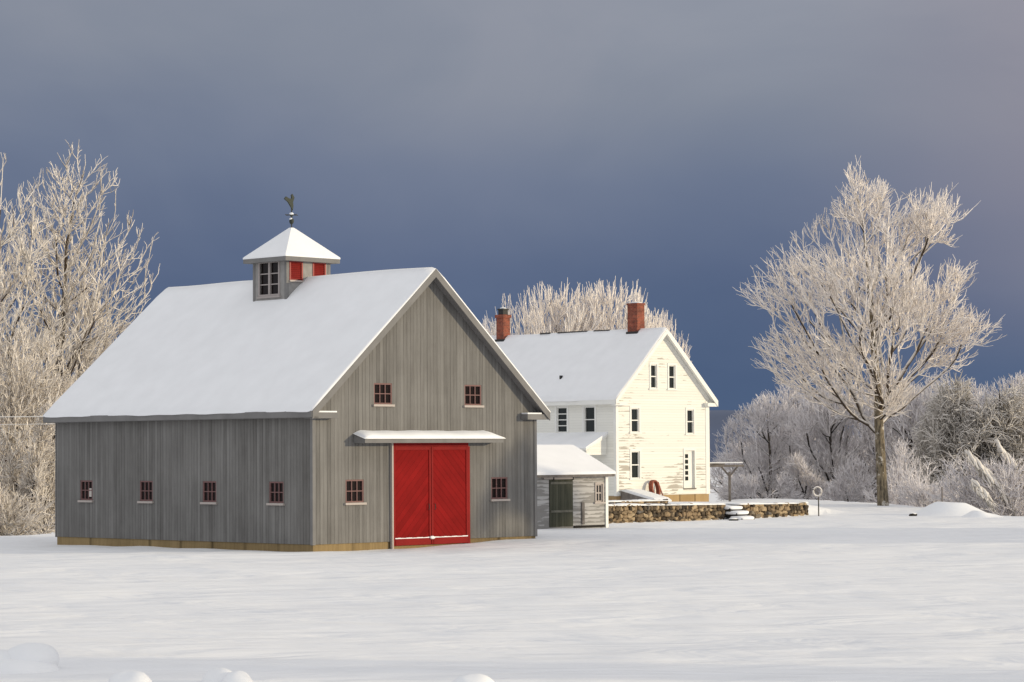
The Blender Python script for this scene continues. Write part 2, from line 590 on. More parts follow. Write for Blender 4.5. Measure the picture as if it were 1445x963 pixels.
def stone_mat(name):
    m, t, b, l = new_mat(name)
    b.inputs['Roughness'].default_value = 0.9
    g = N(t, 'ShaderNodeNewGeometry')
    rp = ramp(t, [(0.0, (0.045, 0.033, 0.022, 1)), (0.3, (0.12, 0.085, 0.05, 1)), (0.6, (0.27, 0.19, 0.11, 1)),
                  (0.85, (0.40, 0.30, 0.18, 1)), (1.0, (0.13, 0.115, 0.10, 1))], 'LINEAR')
    l(g.outputs['Random Per Island'], rp.inputs[0])
    tcx = N(t, 'ShaderNodeTexCoord')
    n = N(t, 'ShaderNodeTexNoise', i_Scale=9.0, i_Detail=5.0)
    l(tcx.outputs['Object'], n.inputs['Vector'])
    mr = N(t, 'ShaderNodeMapRange', i_1=0.3, i_2=0.7, i_3=0.65, i_4=1.25)
    l(n.outputs['Fac'], mr.inputs[0])
    mx = N(t, 'ShaderNodeVectorMath', operation='SCALE')
    l(rp.outputs[0], mx.inputs[0])
    l(mr.outputs[0], mx.inputs['Scale'])
    l(mx.outputs[0], b.inputs['Base Color'])
    bp = N(t, 'ShaderNodeBump', i_Strength=0.7, i_Distance=0.03)
    l(n.outputs['Fac'], bp.inputs['Height'])
    l(bp.outputs[0], b.inputs['Normal'])
    return m


def brick_mat(name):
    m, t, b, l = new_mat(name)
    b.inputs['Roughness'].default_value = 0.85
    tcx = N(t, 'ShaderNodeTexCoord')
    sp = N(t, 'ShaderNodeSeparateXYZ')
    l(tcx.outputs['Object'], sp.inputs[0])
    xy = N(t, 'ShaderNodeMath', operation='SUBTRACT')
    l(sp.outputs['X'], xy.inputs[0])
    l(sp.outputs['Y'], xy.inputs[1])
    cb = N(t, 'ShaderNodeCombineXYZ')
    l(xy.outputs[0], cb.inputs[0])
    l(sp.outputs['Z'], cb.inputs[1])
    br = N(t, 'ShaderNodeTexBrick')
    br.inputs['Color1'].default_value = (0.29, 0.055, 0.024, 1)
    br.inputs['Color2'].default_value = (0.18, 0.032, 0.016, 1)
    br.inputs['Mortar'].default_value = (0.22, 0.13, 0.09, 1)
    br.inputs['Scale'].default_value = 1.0
    br.inputs['Mortar Size'].default_value = 0.008
    br.inputs['Brick Width'].default_value = 0.21
    br.inputs['Row Height'].default_value = 0.075
    l(cb.outputs[0], br.inputs['Vector'])
    n = N(t, 'ShaderNodeTexNoise', i_Scale=4.0, i_Detail=5.0)
    l(tcx.outputs['Object'], n.inputs['Vector'])
    mr = N(t, 'ShaderNodeMapRange', i_1=0.3, i_2=0.7, i_3=0.6, i_4=1.25)
    l(n.outputs['Fac'], mr.inputs[0])
    mx = N(t, 'ShaderNodeVectorMath', operation='SCALE')
    l(br.outputs[0], mx.inputs[0])
    l(mr.outputs[0], mx.inputs['Scale'])
    l(mx.outputs[0], b.inputs['Base Color'])
    return m


def red_door_mat(name, sign):
    """diagonal tongue-and-groove boards under barn red paint"""
    m, t, b, l = new_mat(name)
    b.inputs['Roughness'].default_value = 0.7
    b.inputs['Specular IOR Level'].default_value = 0.06
    tcx = N(t, 'ShaderNodeTexCoord')
    sp = N(t, 'ShaderNodeSeparateXYZ')
    l(tcx.outputs['Object'], sp.inputs[0])
    sx = N(t, 'ShaderNodeMath', operation='MULTIPLY_ADD', i_1=sign)
    l(sp.outputs['X'], sx.inputs[0])
    l(sp.outputs['Z'], sx.inputs[2])
    dv = N(t, 'ShaderNodeMath', operation='DIVIDE', i_1=0.27)
    l(sx.outputs[0], dv.inputs[0])
    fr = N(t, 'ShaderNodeMath', operation='FRACT')
    l(dv.outputs[0], fr.inputs[0])
    fl = N(t, 'ShaderNodeMath', operation='FLOOR')
    l(dv.outputs[0], fl.inputs[0])
    wn = N(t, 'ShaderNodeTexWhiteNoise', noise_dimensions='1D')
    l(fl.outputs[0], wn.inputs['W'])
    mr = N(t, 'ShaderNodeMapRange', i_3=0.88, i_4=1.1)
    l(wn.outputs['Value'], mr.inputs[0])
    n = N(t, 'ShaderNodeTexNoise', i_Scale=1.5, i_Detail=5.0)
    l(tcx.outputs['Object'], n.inputs['Vector'])
    m2 = N(t, 'ShaderNodeMapRange', i_1=0.3, i_2=0.7, i_3=0.88, i_4=1.12)
    l(n.outputs['Fac'], m2.inputs[0])
    mm = N(t, 'ShaderNodeMath', operation='MULTIPLY')
    l(mr.outputs[0], mm.inputs[0])
    l(m2.outputs[0], mm.inputs[1])
    scl = N(t, 'ShaderNodeVectorMath', operation='SCALE')
    scl.inputs[0].default_value = (0.215, 0.008, 0.008)
    l(mm.outputs[0], scl.inputs['Scale'])
    gr = N(t, 'ShaderNodeMapRange', i_1=0.0, i_2=0.10, i_3=0.55, i_4=0.0)
    l(fr.outputs[0], gr.inputs[0])
    mx = N(t, 'ShaderNodeMix', data_type='RGBA')
    l(gr.outputs[0], mx.inputs[0])
    l(scl.outputs[0], mx.inputs[6])
    mx.inputs[7].default_value = (0.09, 0.008, 0.008, 1)
    l(mx.outputs[2], b.inputs['Base Color'])
    bp = N(t, 'ShaderNodeBump', i_Strength=0.7, i_Distance=0.02)
    l(gr.outputs[0], bp.inputs['Height'])
    bp.invert = True
    l(bp.outputs[0], b.inputs['Normal'])
    return m


M = {}
M['snow'] = snow_mat('snow')
M['field_snow'] = snow_mat('field_snow', True)
M['barn_board'] = board_mat('barn_board', (0.095, 0.090, 0.085), (0.232, 0.226, 0.217), 0.155, streak=0.5)
M['barn_trim'] = plain('barn_trim', (0.175, 0.17, 0.167), 0.8, noise=0.12, nscale=2)
M['soffit'] = plain('soffit', (0.17, 0.165, 0.165), 0.85, noise=0.1, nscale=2)
M['sill_beam'] = board_mat('sill_beam', (0.13, 0.09, 0.045), (0.36, 0.265, 0.135), 1.7, streak=0.5)
M['red_left'] = red_door_mat('red_left', -1.0)
M['red_right'] = red_door_mat('red_right', 1.0)
M['red_trim'] = plain('red_trim', (0.22, 0.009, 0.009), 0.55, noise=0.12, nscale=2)
for k_m in ('red_trim',):
    M[k_m].node_tree.nodes['Principled BSDF'].inputs['Specular IOR Level'].default_value = 0.08
M['barn_sash'] = plain('barn_sash', (0.17, 0.085, 0.08), 0.7)
M['pale_sill'] = plain('pale_sill', (0.42, 0.37, 0.34), 0.7)
M['glass'] = plain('glass', (0.014, 0.010, 0.010), 0.12)
M['glass'].node_tree.nodes['Principled BSDF'].inputs['Specular IOR Level'].default_value = 0.1
M['glass_green'] = plain('glass_green', (0.016, 0.02, 0.018), 0.05)
M['glass_green'].node_tree.nodes['Principled BSDF'].inputs['Specular IOR Level'].default_value = 0.25
M['louver_red'] = plain('louver_red', (0.27, 0.020, 0.016), 0.55, noise=0.1)
M['metal_dark'] = plain('metal_dark', (0.05, 0.05, 0.045), 0.5, 0.6)
M['copper_green'] = plain('copper_green', (0.03, 0.038, 0.028), 0.7, 0.2)
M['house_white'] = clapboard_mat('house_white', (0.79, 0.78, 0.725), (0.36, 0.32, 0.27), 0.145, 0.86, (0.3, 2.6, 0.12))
M['white_trim'] = plain('white_trim', (0.79, 0.785, 0.75), 0.55, noise=0.04, nscale=2)
M['house_beam'] = board_mat('house_beam', (0.30, 0.20, 0.10), (0.55, 0.40, 0.22), 1.3, streak=0.3)
M['brick'] = brick_mat('brick')
M['soot'] = plain('soot', (0.02, 0.02, 0.02), 0.7)
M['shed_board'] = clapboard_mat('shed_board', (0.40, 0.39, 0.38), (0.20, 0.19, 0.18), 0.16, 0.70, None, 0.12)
M['old_green'] = board_mat('old_green', (0.030, 0.032, 0.024), (0.095, 0.095, 0.07), 0.17, streak=0.6)
M['grey_wood'] = plain('grey_wood', (0.16, 0.14, 0.125), 0.85, noise=0.3, nscale=5)
M['shingle'] = plain('shingle', (0.06, 0.055, 0.052), 0.9, noise=0.3)
M['stone'] = stone_mat('stone')
M['stone_gap'] = plain('stone_gap', (0.02, 0.016, 0.012), 0.95)
M['rust'] = plain('rust', (0.23, 0.055, 0.028), 0.7, 0.1, noise=0.3, nscale=8)
M['bark'] = bark_mat('bark', (0.03, 0.023, 0.015), (0.25, 0.20, 0.13), 0.05)
M['bark_dark'] = bark_mat('bark_dark', (0.025, 0.02, 0.017), (0.10, 0.08, 0.065), 0.04)
M['frost'] = frost_mat('frost', (0.075, 0.052, 0.038), (0.90, 0.835, 0.78), -1.15, -0.15)
M['frost_tan'] = frost_mat('frost_tan', (0.05, 0.035, 0.022), (0.90, 0.83, 0.75), -0.95, 0.15)
M['frost_grey'] = frost_mat('frost_grey', (0.07, 0.06, 0.055), (0.80, 0.765, 0.775), -1.25, -0.1)
M['limb'] = frost_mat('limb', (0.06, 0.043, 0.030), (0.86, 0.81, 0.76), -0.25, 0.45, 2.5, 0.8)
M['limb_grey'] = frost_mat('limb_grey', (0.035, 0.03, 0.027), (0.80, 0.77, 0.76), 0.0, 0.6, 2.5, 0.8)
M['conifer'] = frost_mat('conifer', (0.075, 0.07, 0.05), (0.80, 0.75, 0.70), -1.2, 0.35, 1.1, 0.9)
M['far_hill'] = plain('far_hill', (0.065, 0.092, 0.165), 1.0, noise=0.1, nscale=0.004)  # blue of the distant haze is put into the forest colour
M['bough_snow'] = frost_mat('bough_snow', (0.10, 0.10, 0.07), (0.74, 0.70, 0.65), -1.0, -0.1, 2.5, 0.9)
M['wire_snow'] = plain('wire_snow', (0.75, 0.71, 0.66), 0.8)
M['pale_tone'] = plain('pale_tone', (0.5, 0.46, 0.42), 0.7)

# ------------------------------------------------------------------ ground
TH = 0.796
CW, SW = math.cos(TH), math.sin(TH)
BARN = (-6.438, 83.633, -3.2)
HOUSE = (5.58, 140.0, -2.75)
WALL0 = (4.08 - 0.70 * 3.0, 112.73 - 0.714 * 3.0)      # start of the retaining wall line, hidden behind the shed


def sstep(a, b, x):
    t = np.clip((x - a) / (b - a), 0, 1)
    return t * t * (3 - 2 * t)


def ground_z(x, y):
    x = np.asarray(x, float)
    y = np.asarray(y, float)
    z = np.full(np.broadcast(x, y).shape, -3.2)
    # road bank under the viewer
    z = z + 1.5 * (1 - sstep(0, 20, y)) + 0 * x
    z = z - 0.10 * sstep(-9, -20, x) * sstep(60, 92, y)
    z = z + 0.10 * sstep(-5, 1, x) * sstep(80, 92, y) * (1 - sstep(96, 112, y))
    # field rises slightly to its far crest on the right
    z = z + 0.32 * sstep(118, 134, y) * sstep(9, 14, x) * (1 - sstep(19, 26, x))
    # terrace behind the retaining wall, in wall coordinates
    w = (x - WALL0[0]) * CW + (y - WALL0[1]) * SW
    l = -(x - WALL0[0]) * SW + (y - WALL0[1]) * CW
    ter = sstep(-0.20, 0.20, l) * (1 - sstep(16.2, 21, w)) * sstep(-6, -2, w)
    target = -2.55 - 0.2 * sstep(4, 22, l)
    z = z * (1 - ter) + np.maximum(z, target) * ter
    # beyond the crest the land falls away
    crest = 150 - 30 * sstep(15, 24, x) - 46 * sstep(-13, -20, x)
    d = np.maximum(y - crest, 0)
    fall = 0.07 * d
    fall = np.where(fall > 10, 10 + (fall - 10) * 0.02, fall)
    z = z - fall
    z = z + 0.022 * np.sin(1.3 * x + 0.9 * y) * np.sin(0.8 * x - 1.7 * y + 1) * sstep(76, 82, y) * (1 - sstep(112, 120, y))
    # long soft undulations
    z = z + 0.035 * np.sin(0.21 * y + 0.06 * x + 0.8 * np.sin(0.05 * x)) * sstep(22, 34, y) * (1 - sstep(90, 110, y))
    z = z + 0.018 * np.sin(0.63 * y - 0.07 * x + 1.3 * np.sin(0.09 * x + 1)) * sstep(22, 34, y) * (1 - sstep(84, 100, y))
    return z


def axis(parts):
    out = []
    for a, b, s in parts:
        out += list(np.arange(a, b, s))
    out.append(parts[-1][1])
    return np.array(sorted(set(np.round(out, 4))))


gx = axis([(-9000, -1500, 1500), (-1500, -300, 200), (-300, -60, 24), (-60, -30, 2), (-30, 32, 0.5), (32, 70, 2), (70, 310, 24), (310, 1510, 200), (1510, 9010, 1500)])
gy = axis([(-3000, -200, 700), (-200, -20, 30), (-20, 28, 2), (28, 108, 0.5), (108, 130, 0.25), (130, 160, 1), (160, 300, 7), (300, 1000, 70), (1000, 9000, 1000)])
GX, GY = np.meshgrid(gx, gy)
GZ = ground_z(GX, GY)
nx, ny = len(gx), len(gy)
gv = np.stack([GX, GY, GZ], -1).reshape(-1, 3)
idx = np.arange(nx * ny).reshape(ny, nx)
gf = np.stack([idx[:-1, :-1], idx[:-1, 1:], idx[1:, 1:], idx[1:, :-1]], -1).reshape(-1, 4)


def np_mesh(name, v, quads, mat, smooth=False, mat2=None, n2=0):
    me = bpy.data.meshes.new(name)
    me.vertices.add(len(v))
    me.vertices.foreach_set('co', np.asarray(v, np.float32).ravel())
    nq = len(quads)
    me.loops.add(nq * 4)
    me.loops.foreach_set('vertex_index', np.asarray(quads, np.int32).ravel())
    me.polygons.add(nq)
    me.polygons.foreach_set('loop_start', np.arange(nq, dtype=np.int32) * 4)
    me.polygons.foreach_set('loop_total', np.full(nq, 4, np.int32))
    if smooth:
        me.polygons.foreach_set('use_smooth', np.ones(nq, bool))
    me.materials.append(mat)
    if mat2:
        me.materials.append(mat2)
        mi = np.zeros(nq, np.int32)
        mi[:n2] = 1
        me.polygons.foreach_set('material_index', mi)
    me.update(calc_edges=True)
    return me


def link_mesh(me, name, parent=None, loc=None):
    o = bpy.data.objects.new(name, me)
    col.objects.link(o)
    if parent: o.parent = parent
    if loc is not None: o.location = loc
    return o


ground = link_mesh(np_mesh('snow_field', gv, gf, M['field_snow'], True), 'snow_field')
tag(ground, kind='structure')

# far wooded ridge
hm = MB()
hx = np.linspace(-3500, 3500, 90)
for ring, (yy, zz) in enumerate([(2600, -40), (2900, 0), (3300, 1), (3800, 0.6), (4300, -40)]):
    pass
hv, hf = [], []
rows = [(2500, -60, 0), (2800, -15, .3), (3100, 0, .8), (3400, 0, 1.0), (3900, -10, .9), (4500, -90, 0)]
for yy, zo, k in rows:
    for x in hx:
        top = 37 + 9 * math.sin(x * 0.0021 + 0.6) + 5 * math.sin(x * 0.0071) + 1.2 * math.sin(x * 0.031)
        hv.append((x, yy, zo + k * top))
for j in range(len(rows) - 1):
    for i in range(len(hx) - 1):
        a = j * len(hx) + i
        hf.append((a, a + 1, a + 1 + len(hx), a + len(hx)))
hills = link_mesh(np_mesh('hills', np.array(hv), np.array(hf), M['far_hill'], True), 'hills')
tag(hills, kind='structure')


def gz(x, y):
    return float(ground_z(x, y))


# ------------------------------------------------------------------ windows
def window(parent, place, u0, u1, z0, z1, cols, rows, mats, fw=0.06, mw=0.025, casing=0.0, depth=0.08, sill=True, meeting=None, sill_snow=True):
    """u along wall, place(u,z,d) -> local xyz (d inwards). frame (casing, sash bars) > pane, sill"""
    sash_m, pane_m, sill_m, case_m = mats

    def bx(mb, a, b, c, d, d0, d1):
        P = [place(a, c, d0), place(b, c, d0), place(b, d, d0), place(a, d, d0), place(a, c, d1), place(b, c, d1), place(b, d, d1), place(a, d, d1)]
        mb.add(P, [(0, 1, 2, 3), (7, 6, 5, 4), (0, 4, 5, 1), (1, 5, 6, 2), (2, 6, 7, 3), (3, 7, 4, 0)])
    f = MB()
    if casing:
        k = casing
        bx(f, u0 - k, u0, z0 - k * 0.4, z1 + k, -0.035, 0.02)
        bx(f, u1, u1 + k, z0 - k * 0.4, z1 + k, -0.035, 0.02)
        bx(f, u0, u1, z1, z1 + k * 1.15, -0.037, 0.02)
    fo = f.build('window', case_m, parent) if casing else None
    s = MB()
    e = 0.002
    bx(s, u0 + e, u0 + fw, z0 + e, z1 - e, 0.01, depth)
    bx(s, u1 - fw, u1 - e, z0 + e, z1 - e, 0.01, depth)
    bx(s, u0 + fw, u1 - fw, z1 - fw, z1 - e, 0.012, depth)
    bx(s, u0 + fw, u1 - fw, z0 + e, z0 + fw, 0.012, depth)
    for i in range(1, cols):
        c = u0 + fw + (u1 - u0 - 2 * fw) * i / cols
        bx(s, c - mw / 2, c + mw / 2, z0 + fw, z1 - fw, 0.018, depth)
    for j in range(1, rows):
        c = z0 + fw + (z1 - z0 - 2 * fw) * j / rows
        w = mw * (1.8 if meeting and j == meeting else 1.0)
        bx(s, u0 + fw, u1 - fw, c - w / 2, c + w / 2, 0.015, depth)
    if fo is None:
        fo = s.build('window', sash_m, parent)
    else:
        s.build('sash', sash_m, fo)
    p = MB()
    p.add([place(u0 + 0.01, z0 + 0.01, depth - 0.02), place(u1 - 0.01, z0 + 0.01, depth - 0.02), place(u1 - 0.01, z1 - 0.01, depth - 0.02), place(u0 + 0.01, z1 - 0.01, depth - 0.02)], [(0, 1, 2, 3)])
    p.build('pane', pane_m, fo)
    if sill:
        q = MB()
        k = casing + 0.06
        bx(q, u0 - k, u1 + k, z0 - 0.075, z0 - 0.004, -0.075, 0.03)
        q.build('sill', sill_m, fo)
    return fo


# ------------------------------------------------------------------ barn
barn = empty('barn', BARN, TH)
tag(barn, 'big grey board barn with red double doors and a cupola on its snowy roof', 'barn')
BW, BL = 10.375, 13.95
BP, BE = 9.13, 4.62          # peak and eave of the wall line
bc = BW / 2
slope = (BP - BE) / bc


def btop(u):
    return BP - abs(u - bc) * slope


pf = lambda u, z, d: (u, d, z)                # front wall (faces -y)
pl = lambda u, z, d: (d, u, z)                # left wall (faces -x)
fh = [(2.68, 3.50, 4.74, 5.44), (6.87, 7.69, 4.74, 5.44), (1.42, 2.22, 1.52, 2.27), (8.14, 8.94, 1.52, 2.27)]
lh = [(1.80 - 0.36 + k * 3.445, 1.80 + 0.36 + k * 3.445, 1.52, 2.22) for k in range(4)]
w = MB()
wall_faces(btop, [0, bc, BW], fh, pf, w, 0.12, 0.2)
wall_faces(lambda u: BE, [0, BL], lh, pl, w, 0.12, 0.2)
w.add([(BW, 0, 0.2), (BW, BL, 0.2), (BW, BL, BE), (BW, 0, BE)], [(0, 1, 2, 3)])
w.add([(0, BL, 0.2), (BW, BL, 0.2), (BW, BL, BE), (bc, BL, BP), (0, BL, BE)], [(0, 1, 2, 3, 4)])
w.build('wall', M['barn_board'], barn)
for (x, y) in ((0, 0), (BW, 0), (0, BL)):
    cb = MB()
    cb.box(x - 0.022, x + 0.10 if x == 0 else x + 0.022, y - 0.022, y + 0.10 if y == 0 else y + 0.022, 0.18, BE - 0.02) if x == 0 else cb.box(x - 0.10, x + 0.022, y - 0.022, y + 0.1, 0.18, BE - 0.02)
    cb.build('corner_board', M['barn_trim'], barn)
fd = MB()
fd.box(0.03, BW - 0.03, 0.03, BL - 0.03, -0.6, 0.197)
fd.build('foundation', M['sill_beam'], barn)
# roof
OV, OF, OB = 0.33, 0.36, 0.30


def vroof(x0, x1, cx, zc, sl, th, y0, y1, inset=0.0):
    a = [(x0, zc - (cx - x0) * sl), (cx, zc), (x1, zc - (x1 - cx) * sl)]
    poly = [(x0, a[0][1]), (cx, zc), (x1, a[2][1]), (x1, a[2][1] + th), (cx, zc + th), (x0, a[0][1] + th)]
    return poly


rf = MB()
rf.extr_y(vroof(-OV, BW + OV, bc, BP + 0.004, slope, 0.17, 0, 0), -OF + 0.02, BL + OB)
roof = rf.build('roof', M['soffit'], barn)


def snow_slab(x0, x1, cx, zc, sl, th, y0, y1, seed, amp=0.02, ns=40, nu=14):
    """snow lying on a gable roof: top surface with soft waviness, rounded edges"""
    rnd = random.Random(seed)
    ph = [(rnd.uniform(0.4, 1.6), rnd.uniform(0.3, 1.3), rnd.uniform(0, 6.3)) for _ in range(5)]
    xs = []
    for t in np.linspace(0, 1, nu):
        xs.append(x0 + (cx - x0) * t)
    for t in np.linspace(0, 1, nu)[1:]:
        xs.append(cx + (x1 - cx) * t)
    ys = [y0, y0 + 0.05] + list(np.linspace(y0 + 0.2, y1 - 0.2, ns)) + [y1 - 0.05, y1]
    v, f = [], []
    nX = len(xs)
    for y in ys:
        for x in xs:
            base = zc - abs(x - cx) * sl
            if abs(x - cx) < 0.35:
                base -= 0.05 * (1 - abs(x - cx) / 0.35)
            e = min(abs(x - x0), abs(x - x1), abs(y - y0), abs(y - y1))
            wob = 0.5 + 0.5 * math.sin(1.1 * y + ph[0][2]) * math.sin(0.43 * y + ph[1][2]) + 0.25 * math.sin(3.7 * y + ph[2][2])
            h = th * (0.45 + 0.55 * min(1, e / 0.12)) + (amp * sum(math.sin(a * x + b * y + c) for a, b, c in ph) / 3 if e > 0.04 else 0)
            if x in (x0, x1) and 0.1 < y - y0 < y1 - y0 - 0.1:
                v.append((x + (-1 if x == x0 else 1) * 0.05 * wob, y, base + max(h, 0.03) + 0.03 * wob))
                continue
            v.append((x, y, base + max(h, 0.03)))
    for j in range(len(ys) - 1):
        for i in range(nX - 1):
            a = j * nX + i
            f.append((a, a + 1, a + 1 + nX, a + nX))
    # skirt
    n0 = len(v)
    loop = [i for i in range(nX)] + [j * nX + nX - 1 for j in range(1, len(ys))] + [(len(ys) - 1) * nX + i for i in range(nX - 2, -1, -1)] + [j * nX for j in range(len(ys) - 2, 0, -1)]
    for i in loop:
        x, y, z = v[i]
        v.append((x, y, zc - abs(x - cx) * sl + 0.003))
    for k in range(len(loop)):
        k2 = (k + 1) % len(loop)
        f.append((loop[k], loop[k2], n0 + k2, n0 + k))
    mb = MB()
    mb.add(v, f)
    return mb


snow_slab(-OV - 0.02, BW + OV + 0.02, bc, BP + 0.176, slope, 0.13, -OF - 0.02, BL + OB + 0.02, 3).build('snow_cover', M['snow'], roof, smooth=True)
rk = MB()
for s in (-1, 1):
    x_e = -OV if s < 0 else BW + OV
    ze = BP - abs(x_e - bc) * slope
    p = [(bc, BP - 0.10), (bc, BP + 0.168), (x_e, ze + 0.168), (x_e, ze - 0.10)]
    if s > 0: p = p[::-1]
    rk.extr_y(p, -OF - 0.025, -OF + 0.018)
rk.build('rake_board', M['barn_trim'], roof)
fa = MB()
fa.box(-OV - 0.03, -OV - 0.002, -OF, BL + OB, BE - OV * slope - 0.04, BE - OV * slope + 0.165)
fa.box(-OV, -0.03, -OF + 0.03, BL + OB, BE - OV * slope - 0.055, BE - OV * slope - 0.025)
fa.build('eave_board', M['barn_trim'], roof)
for xa, xb in ((-OV, 0.80), (BW - 0.75, BW + OV)):
    r = MB()
    r.box(xa, xb, -OF + 0.03, -0.004, BE - 0.36, BE - 0.17)
    ro = r.build('eave_return', M['barn_trim'], barn)
    MB().box(xa + (0.3 if xa < 0 else 0.02), xb - (0.02 if xa < 0 else 0.35), -OF + 0.05, -0.01, BE - 0.168, BE - 0.12).build('snow_cover', M['snow'], ro)
wm = (M['barn_sash'], M['glass'], M['pale_sill'], M['barn_sash'])
for h in fh:
    window(barn, pf, *h, 3, 2, wm, fw=0.05, mw=0.03)
for k, h in enumerate(lh):
    wo_ = window(barn, pl, *h, 3, 2, wm, fw=0.05, mw=0.03)
    if k == 3:
        MB().box(0.03, 0.055, h[0] + 0.10, h[0] + 0.26, h[2] + 0.12, h[2] + 0.42).build('pale_patch', M['pale_tone'], wo_)  # pale patch for the white thing seen through this window
# doors: two red leaves hung on the face of the wall
D0, D1, DB, DT = 3.46, 6.95, 0.06, 3.34
dm = (D0 + D1) / 2
dfr = MB()
dfr.box(D0 - 0.06, D0, -0.10, -0.002, DB - 0.1, DT + 0.12)
dfr.build('door_jamb', M['pale_sill'], barn)
dh = MB()
dh.box(D0, D1 + 0.02, -0.075, -0.002, DT, DT + 0.13)
dh.box(D1, D1 + 0.09, -0.075, -0.002, DB - 0.1, DT)
dh.build('door_frame', M['red_trim'], barn)
for k, (a, b, mt) in enumerate(((D0 + 0.01, dm - 0.012, M['red_left']), (dm + 0.012, D1 - 0.01, M['red_right']))):
    leaf = MB().box(a, b, -0.06, -0.003, DB, DT - 0.005).build('barn_door', mt, barn)
    tr = MB()
    tr.box(a, a + 0.085, -0.085, -0.061, DB, DT - 0.006)
    tr.box(b - 0.085, b, -0.085, -0.061, DB, DT - 0.006)
    tr.box(a + 0.085, b - 0.085, -0.085, -0.061, DT - 0.12, DT - 0.006)
    tr.box(a + 0.085, b - 0.085, -0.10, -0.061, DB, DB + 0.22)
    tr.build('border_trim', M['red_trim'], leaf, bevel=0.006)
    hx_ = b - 0.13 if k == 0 else a + 0.13
    hd = MB()
    hd.tube([(hx_, -0.088, 1.42), (hx_, -0.13, 1.40), (hx_, -0.13, 1.24), (hx_, -0.088, 1.22)], 0.014, 6)
    hd.build('handle', M['metal_dark'], leaf)
    sn = MB()
    n = 14
    xs = np.linspace(a + 0.06, b - 0.04, n)
    for i in range(n - 1):
        h0 = DB + 0.222 + 0.03 + 0.006 * math.sin(i * 1.7 + k)
        sn.box(xs[i], xs[i + 1], -0.105, -0.087, DB + 0.222, h0)
    sn.build('snow_ledge', M['snow'], leaf)
cl = MB()
cl.blob((dm, -0.13, DB + 0.23), (0.12, 0.045, 0.055), 5)
cl.build('snow_clump', M['snow'], barn, smooth=True)
# canopy over the doors
ca = MB()
ca.extr_x([(-0.55, 3.46), (-0.004, 3.46), (-0.004, 3.72), (-0.55, 3.60)], 1.78, 8.20)
cano = ca.build('door_canopy', M['barn_trim'], barn)
cs_v, cs_f = [], []
xs = np.linspace(1.74, 8.26, 40)
prof = [(-0.585, 0.0), (-0.59, 0.06), (-0.53, 0.12), (-0.3, 0.16), (-0.005, 0.15)]
for i, x in enumerate(xs):
    e = min(x - xs[0], (xs[-1] - x) * 0.55)
    k = min(1, 0.25 + e / 0.35) * (1 + 0.05 * math.sin(i * 0.9) + 0.04 * math.sin(i * 0.37 + 1))
    for y, h in prof:
        b0 = 3.604 + (y + 0.55) * 0.22
        cs_v.append((x, y, b0 + h * k))
np_ = len(prof)
for i in range(len(xs) - 1):
    for j in range(np_ - 1):
        a = i * np_ + j
        cs_f.append((a, a + np_, a + np_ + 1, a + 1))
cs_f.append(tuple(range(np_)))
cs_f.append(tuple((len(xs) - 1) * np_ + j for j in range(np_)))
MB().add(cs_v, cs_f).build('snow_cover', M['snow'], cano, smooth=True)
# cupola
CX0, CX1, CY0, CY1, CZT = bc - 1.01, bc + 1.01, 6.13, 7.92, 10.0
cpl = lambda u, z, d: (CX0 + d, u, z)
cpf = lambda u, z, d: (u, CY0 + d, z)
cu = MB()
clh = [(CY0 + 0.42, CY1 - 0.36, 8.72, 9.86)]
wall_faces(lambda u: CZT, [CY0, CY1], clh, cpl, cu, 0.1, 7.9)
lvh = [(CX0 + 0.16, CX0 + 0.72, 9.22, 9.90), (CX1 - 0.78, CX1 - 0.22, 9.22, 9.90)]
wall_faces(lambda u: CZT, [CX0, CX1], lvh, cpf, cu, 0.06, 7.9)
cu.add([(CX1, CY0, 7.9), (CX1, CY1, 7.9), (CX1, CY1, CZT), (CX1, CY0, CZT)], [(0, 1, 2, 3)])
cu.add([(CX0, CY1, 7.9), (CX1, CY1, 7.9), (CX1, CY1, CZT), (CX0, CY1, CZT)], [(0, 1, 2, 3)])
cup = cu.build('cupola', plain('cupola_board', (0.27, 0.26, 0.25), 0.8, noise=0.12), barn)
for bx_ in ((CX0 - 0.02, CX0 + 0.09, CY0 - 0.02, CY0 + 0.09, 8.0), (CX1 - 0.09, CX1 + 0.02, CY0 - 0.02, CY0 + 0.09, 8.6), (CX0 - 0.02, CX0 + 0.09, CY1 - 0.09, CY1 + 0.02, 8.0)):
    MB().box(*bx_, CZT - 0.12).build('corner_board', M['barn_trim'], cup)
# cupola window and louvres are built as single sub-parts
def sub_window():
    u0, u1, z0, z1 = clh[0]
    s = MB()
    def bx(a, b, c, d, d0, d1):
        s.box(CX0 + d0, CX0 + d1, a, b, c, d)
    bx(u0 - 0.07, u0, z0 - 0.04, z1 + 0.05, -0.03, 0.08)
    bx(u1, u1 + 0.07, z0 - 0.04, z1 + 0.05, -0.03, 0.08)
    bx(u0, u1, z1, z1 + 0.05, -0.03, 0.08)
    bx(u0 - 0.12, u1 + 0.12, z0 - 0.10, z0 - 0.042, -0.07, 0.08)
    bx(u0, u1, z0 - 0.04, z0 + 0.03, -0.03, 0.08)
    c = (u0 + u1) / 2
    bx(c - 0.045, c + 0.045, z0 + 0.03, z1, -0.02, 0.08)
    for j in (1, 2):
        zz = z0 + (z1 - z0) * j / 3
        bx(u0, c - 0.045, zz - 0.018, zz + 0.018, 0.0, 0.08)
        bx(c + 0.045, u1, zz - 0.018, zz + 0.018, 0.0, 0.08)
    s.build('window', plain('cupola_sash', (0.34, 0.30, 0.285), 0.6), cup)
    MB().add([(CX0 + 0.06, u0, z0), (CX0 + 0.06, u1, z0), (CX0 + 0.06, u1, z1), (CX0 + 0.06, u0, z1)], [(0, 1, 2, 3)]).build('pane', M['glass'], cup)


